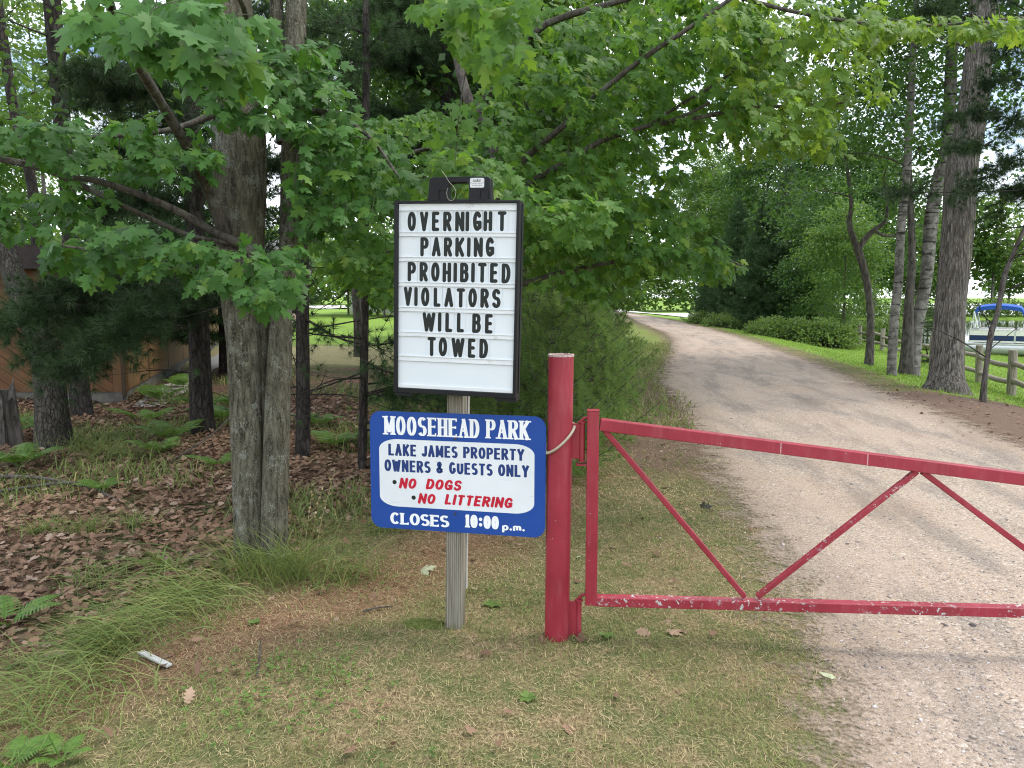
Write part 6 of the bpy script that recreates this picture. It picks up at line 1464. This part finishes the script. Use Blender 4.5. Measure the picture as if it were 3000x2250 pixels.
def rosette(px, py, n, L, label, k):
    q = G(px, py) + UP * .01; r = np.random.default_rng(k); lv = Leaves(); b = MB()
    for i in range(n):
        a = 6.28 * i / n + r.uniform(-.3, .3); lv.add(q, np.array([math.cos(a), math.sin(a), r.uniform(.1, .5)]), UP, L * r.uniform(.7, 1.1))
    lv.into(b, DIAMOND, r=r); tag(b.build('weed_rosette', M['leaf_shrub'], origin=q), label, 'weed')
rosette(1545, 2050, 9, .05, 'broad leaved weed rosette on the lawn below the gate post', 1)
rosette(1775, 1868, 8, .05, 'small weed rosette right of the lower hinge', 2)
rosette(1440, 1775, 7, .06, 'small leafy weed right of the wooden post', 3)
rosette(745, 1830, 22, .035, 'bright leafy weed at the right end of the long grass', 4)

# ------------------------------------------------------------------ ground cover: stuff nobody could count
def scatter(n, x0, x1, y0, y1, dens, seed):
    r = np.random.default_rng(seed); x = r.uniform(x0, x1, n); y = y0 + (y1 - y0) * r.uniform(0, 1, n) ** 1.35
    keep = (np.abs(x) < y * .78 + .8) & (r.uniform(0, 1, n) < dens(x, y)); return x[keep], y[keep], r
def n2(x, y, s, k=0.0): return .5 + .25 * (np.sin(x * s * 1.7 + 1.3 + k) * np.cos(y * s * 1.9 + .4 * k) + np.sin((x + y) * s * 1.1 + 2.1 + k) * np.cos((x - y) * s * .83 + k)) 
def short_blades(name, n, area, dens, L, w, flat, mat, label, cat, seed):
    x, y, r = scatter(n, *area, dens, seed); m = len(x); a = r.uniform(0, 6.28, m); ln = L * r.uniform(.45, 1.3, m)
    o = np.stack([x, y, hgt(x, y) + .004], -1); d = np.stack([np.cos(a), np.sin(a), 0 * a], -1); s = np.stack([-np.sin(a), np.cos(a), 0 * a], -1); up = r.uniform(*flat, m)
    ww = (w * r.uniform(.6, 1.3, m) * np.clip(y / 4, .8, 2.5))[:, None] / 2
    p1 = o + d * (ln * .45)[:, None] + UP * (ln * up * .6)[:, None]; p2 = o + d * ln[:, None] + UP * (ln * up * .75)[:, None]
    v = np.stack([o - s * ww, o + s * ww, p1 + s * ww * .8, p1 - s * ww * .8, p2], 1).reshape(-1, 3); k = np.arange(m)[:, None] * 5
    b = MB(); b.add(v, k + np.array([[0, 1, 2, 3]])); q = MB(); b.f.setdefault((3, 0), []).append((k + np.array([[3, 2, 4]])).astype(np.int32))
    return stuff(b.build(name, M[mat], origin=(0, 0, 0)), label, cat)
def offroad(x, y): return smooth(.12, -.25, x - road_l(y) - .22 * (n2(x, y, 3.0) - .5) * 4 * .5)
def Z(i): return lambda x, y: zones(x, y)[i]
def d_dry(x, y):
    L, T, D, A = zones(x, y); return offroad(x, y) * (1 - L) * (1 - .8 * T) * (1 - .75 * D) * (.45 + .55 * n2(x, y, 1.4))
def d_straw(x, y): return rust_zone(x, y) * offroad(x, y)
short_blades('pine_straw', 60000, (-3, 2, 2.3, 10), d_straw, .075, .0026, (.02, .25), 'straw', 'reddish fallen pine needles between the dead leaves and the grass', 'pine straw', 12)
def d_green(x, y):
    L, T, D, A = zones(x, y); return offroad(x, y) * (1 - .97 * T) * (1 - .85 * D) * (1 - .8 * rust_zone(x, y)) * np.clip(3.4 * (n2(x, y, 1.7, 1.0) * .45 + n2(x, y, 6.5, 2.0) * .55 - .41), .07, 1)
short_blades('dry_grass', 260000, (-4.5, 4.5, 1.7, 10), d_dry, .037, .0023, (.05, .45), 'grass_dry', 'short dry tan grass and pine needles around the sign and gate', 'grass', 1)
short_blades('short_grass', 340000, (-5, 5, 1.7, 15), d_green, .046, .0030, (.35, 1.3), 'grass_green', 'patchy short green grass around the sign and gate', 'grass', 2)
def d_verge(x, y): L, T, D, A = zones(x, y); return offroad(x, y) * np.clip(L + .35, 0, 1) * (1 - T)
short_blades('verge_grass', 60000, (-1, 7, 9, 26), d_verge, .10, .006, (.6, 1.5), 'grass_green', 'longer grass along the left verge of the drive', 'grass', 3)
def d_lawn(x, y): L, T, D, A = zones(x, y); return np.where(x > road_r(y), L, 0) * (1 - D)
short_blades('lawn_grass', 170000, (5, 26, 10, 40), d_lawn, .06, .007, (.5, 1.4), 'lawn_blade', 'mown green lawn right of the drive', 'grass', 4)
def d_under(x, y): L, T, D, A = zones(x, y); return T * np.clip(2.6 * (n2(x, y, 1.1, 3.0) - .47), 0, 1) * smooth(4, 6, y)
short_blades('woodland_grass', 90000, (-9, 1.5, 4, 15), d_under, .13, .005, (.5, 1.4), 'grass_long', 'thin grass in the shade under the trees', 'grass', 5)
def litter(n, area, dens, size, seed, name, label, frac=(.5, .5)):
    x, y, r = scatter(n, *area, dens, seed); m = len(x); b = MB(); p = np.stack([x, y, hgt(x, y) + r.uniform(.006, .035, m)], -1)
    a = r.uniform(0, 6.28, m); N = nrm(UP + r.normal(size=(m, 3)) * .30); T = np.stack([np.cos(a), np.sin(a), 0 * a], -1); T = nrm(T - N * np.sum(T * N, 1, keepdims=True)); X = np.cross(T, N); s = size * r.uniform(.55, 1.25, m)
    h = int(m * frac[0]); zs = r.uniform(-3, 3, m)
    b.inst(*OAK, p[:h], X[:h], T[:h], N[:h], s[:h], zs[:h]); b.inst(*MAPLE_S, p[h:], X[h:], T[h:], N[h:], s[h:] * .8, zs[h:])
    stuff(b.build(name, M['litter'], origin=(0, 0, 0)), label, 'leaf litter')
def d_lit(x, y): L, T, D, A = zones(x, y); return T * (1 - .6 * np.clip(2.2 * (n2(x, y, 1.1, 3.0) - .55), 0, 1))
litter(62000, (-8, 2, 2.2, 12.5), d_lit, .064, 6, 'leaf_litter', 'brown dead oak and maple leaves covering the ground under the trees')
def d_fewl(x, y): L, T, D, A = zones(x, y); return np.where(offroad(x, y) > .5, .07 + .12 * D + .25 * rust_zone(x, y) + .35 * np.exp(-((x + .4) ** 2 + (y - 5.3) ** 2) / 1.2), .004 + .5 * np.where(x > road_r(y) - .6, D, 0))
litter(7500, (-4, 10, 2.0, 14), d_fewl, .058, 7, 'scattered_leaves', 'scattered dead leaves on the grass around the sign')
def pebbles():
    x, y, r = scatter(60000, .9, 5.5, 1.9, 9, lambda x, y: np.clip((x - road_l(y) + .12 + .25 * (n2(x, y, 3) - .5)) * 3, .015, 1) * (.35 + .65 * n2(x, y, 1.1, 5)), 8); m = len(x)
    oc = np.array([(1, 0, 0), (-1, 0, 0), (0, 1, 0), (0, -1, 0), (0, 0, 1), (0, 0, -1), (.7, .7, .25), (-.7, .7, .25), (.7, -.7, .25), (-.7, -.7, .25)])
    f = np.array([(4, 0, 6), (4, 6, 2), (4, 2, 7), (4, 7, 1), (4, 1, 9), (4, 9, 3), (4, 3, 8), (4, 8, 0), (0, 5, 6), (6, 5, 2), (2, 5, 7), (7, 5, 1), (1, 5, 9), (9, 5, 3), (3, 5, 8), (8, 5, 0)])
    s = .0032 * r.lognormal(0, .48, m); s = np.clip(s, .0015, .018); a = r.uniform(0, 6.28, m); N = nrm(UP + r.normal(size=(m, 3)) * .3); T = nrm(np.cross(N, np.stack([np.cos(a), np.sin(a), 0 * a], -1))); X = np.cross(T, N)
    X = X * r.uniform(.7, 1.5, (m, 1)); b = MB(); b.inst(oc, f, np.stack([x, y, hgt(x, y) + .005 + s * .25], -1), X, T, N, s, r.uniform(.45, .8, m))
    stuff(b.build('pebbles', M['pebble'], origin=(0, 0, 0), smooth_=True), 'loose pebbles of the gravel drive and its edge', 'pebbles')
pebbles()
def clover():
    x, y, r = scatter(5200, -2.6, .6, 2.0, 4.2, lambda x, y: np.clip(2.6 * (n2(x, y, 2.3, 7) - .5), 0, 1) * smooth(.5, -1.2, x) * (1 - .6 * zones(x, y)[1]), 9); m = len(x); b = MB()
    for k in range(3):
        a = r.uniform(0, 6.28, m); T = np.stack([np.cos(a), np.sin(a), .35 + 0 * a], -1); T = nrm(T); N = nrm(UP + r.normal(size=(m, 3)) * .3); X = nrm(np.cross(T, N)); b.inst(*OVAL, np.stack([x, y, hgt(x, y) + r.uniform(.01, .035, m)], -1), X, T, np.cross(X, T), r.uniform(.012, .024, m))
    stuff(b.build('clover', M['leaf_shrub'], origin=(0, 0, 0)), 'small round leaved weeds spread over the grass at lower left', 'weeds')
clover()
def moss():
    q = G(1235, 1832); b = MB(); n = 26; v = [q + UP * .027]
    for k, f in ((1, .45), (2, .8), (3, 1.0)):
        for j in range(n): a = 6.283 * j / n; w = 1 + .12 * math.sin(3 * a + 1) + .08 * math.sin(7 * a); v.append(q + np.array([.11 * f * w * math.cos(a), .06 * f * w * math.sin(a), (.024, .014, -.012)[k - 1]]))
    b.add(v[:1 + n], [[0, 1 + j, 1 + (j + 1) % n] for j in range(n)]); c = MB(); c.v = b.v; c.f = b.f; c.n = b.n
    c.add(v, [[1 + a * n + j, 1 + (a + 1) * n + j, 1 + (a + 1) * n + (j + 1) % n, 1 + a * n + (j + 1) % n] for a in (0, 1) for j in range(n)])
    t = NT('moss'); k = t.ramp(t.noise(t.coord(), 60, 5), [(.3, (.06, .075, .02)), (.7, (.13, .15, .045))])
    tag(c.build('moss_mound', t.done(t.bsdf(k, .95, .05, 0.0, t.bump(t.noise(t.coord(), 260, 3), .8, .006))), origin=q, smooth_=True), 'dark green moss mound left of the wooden post foot', 'moss')
moss()
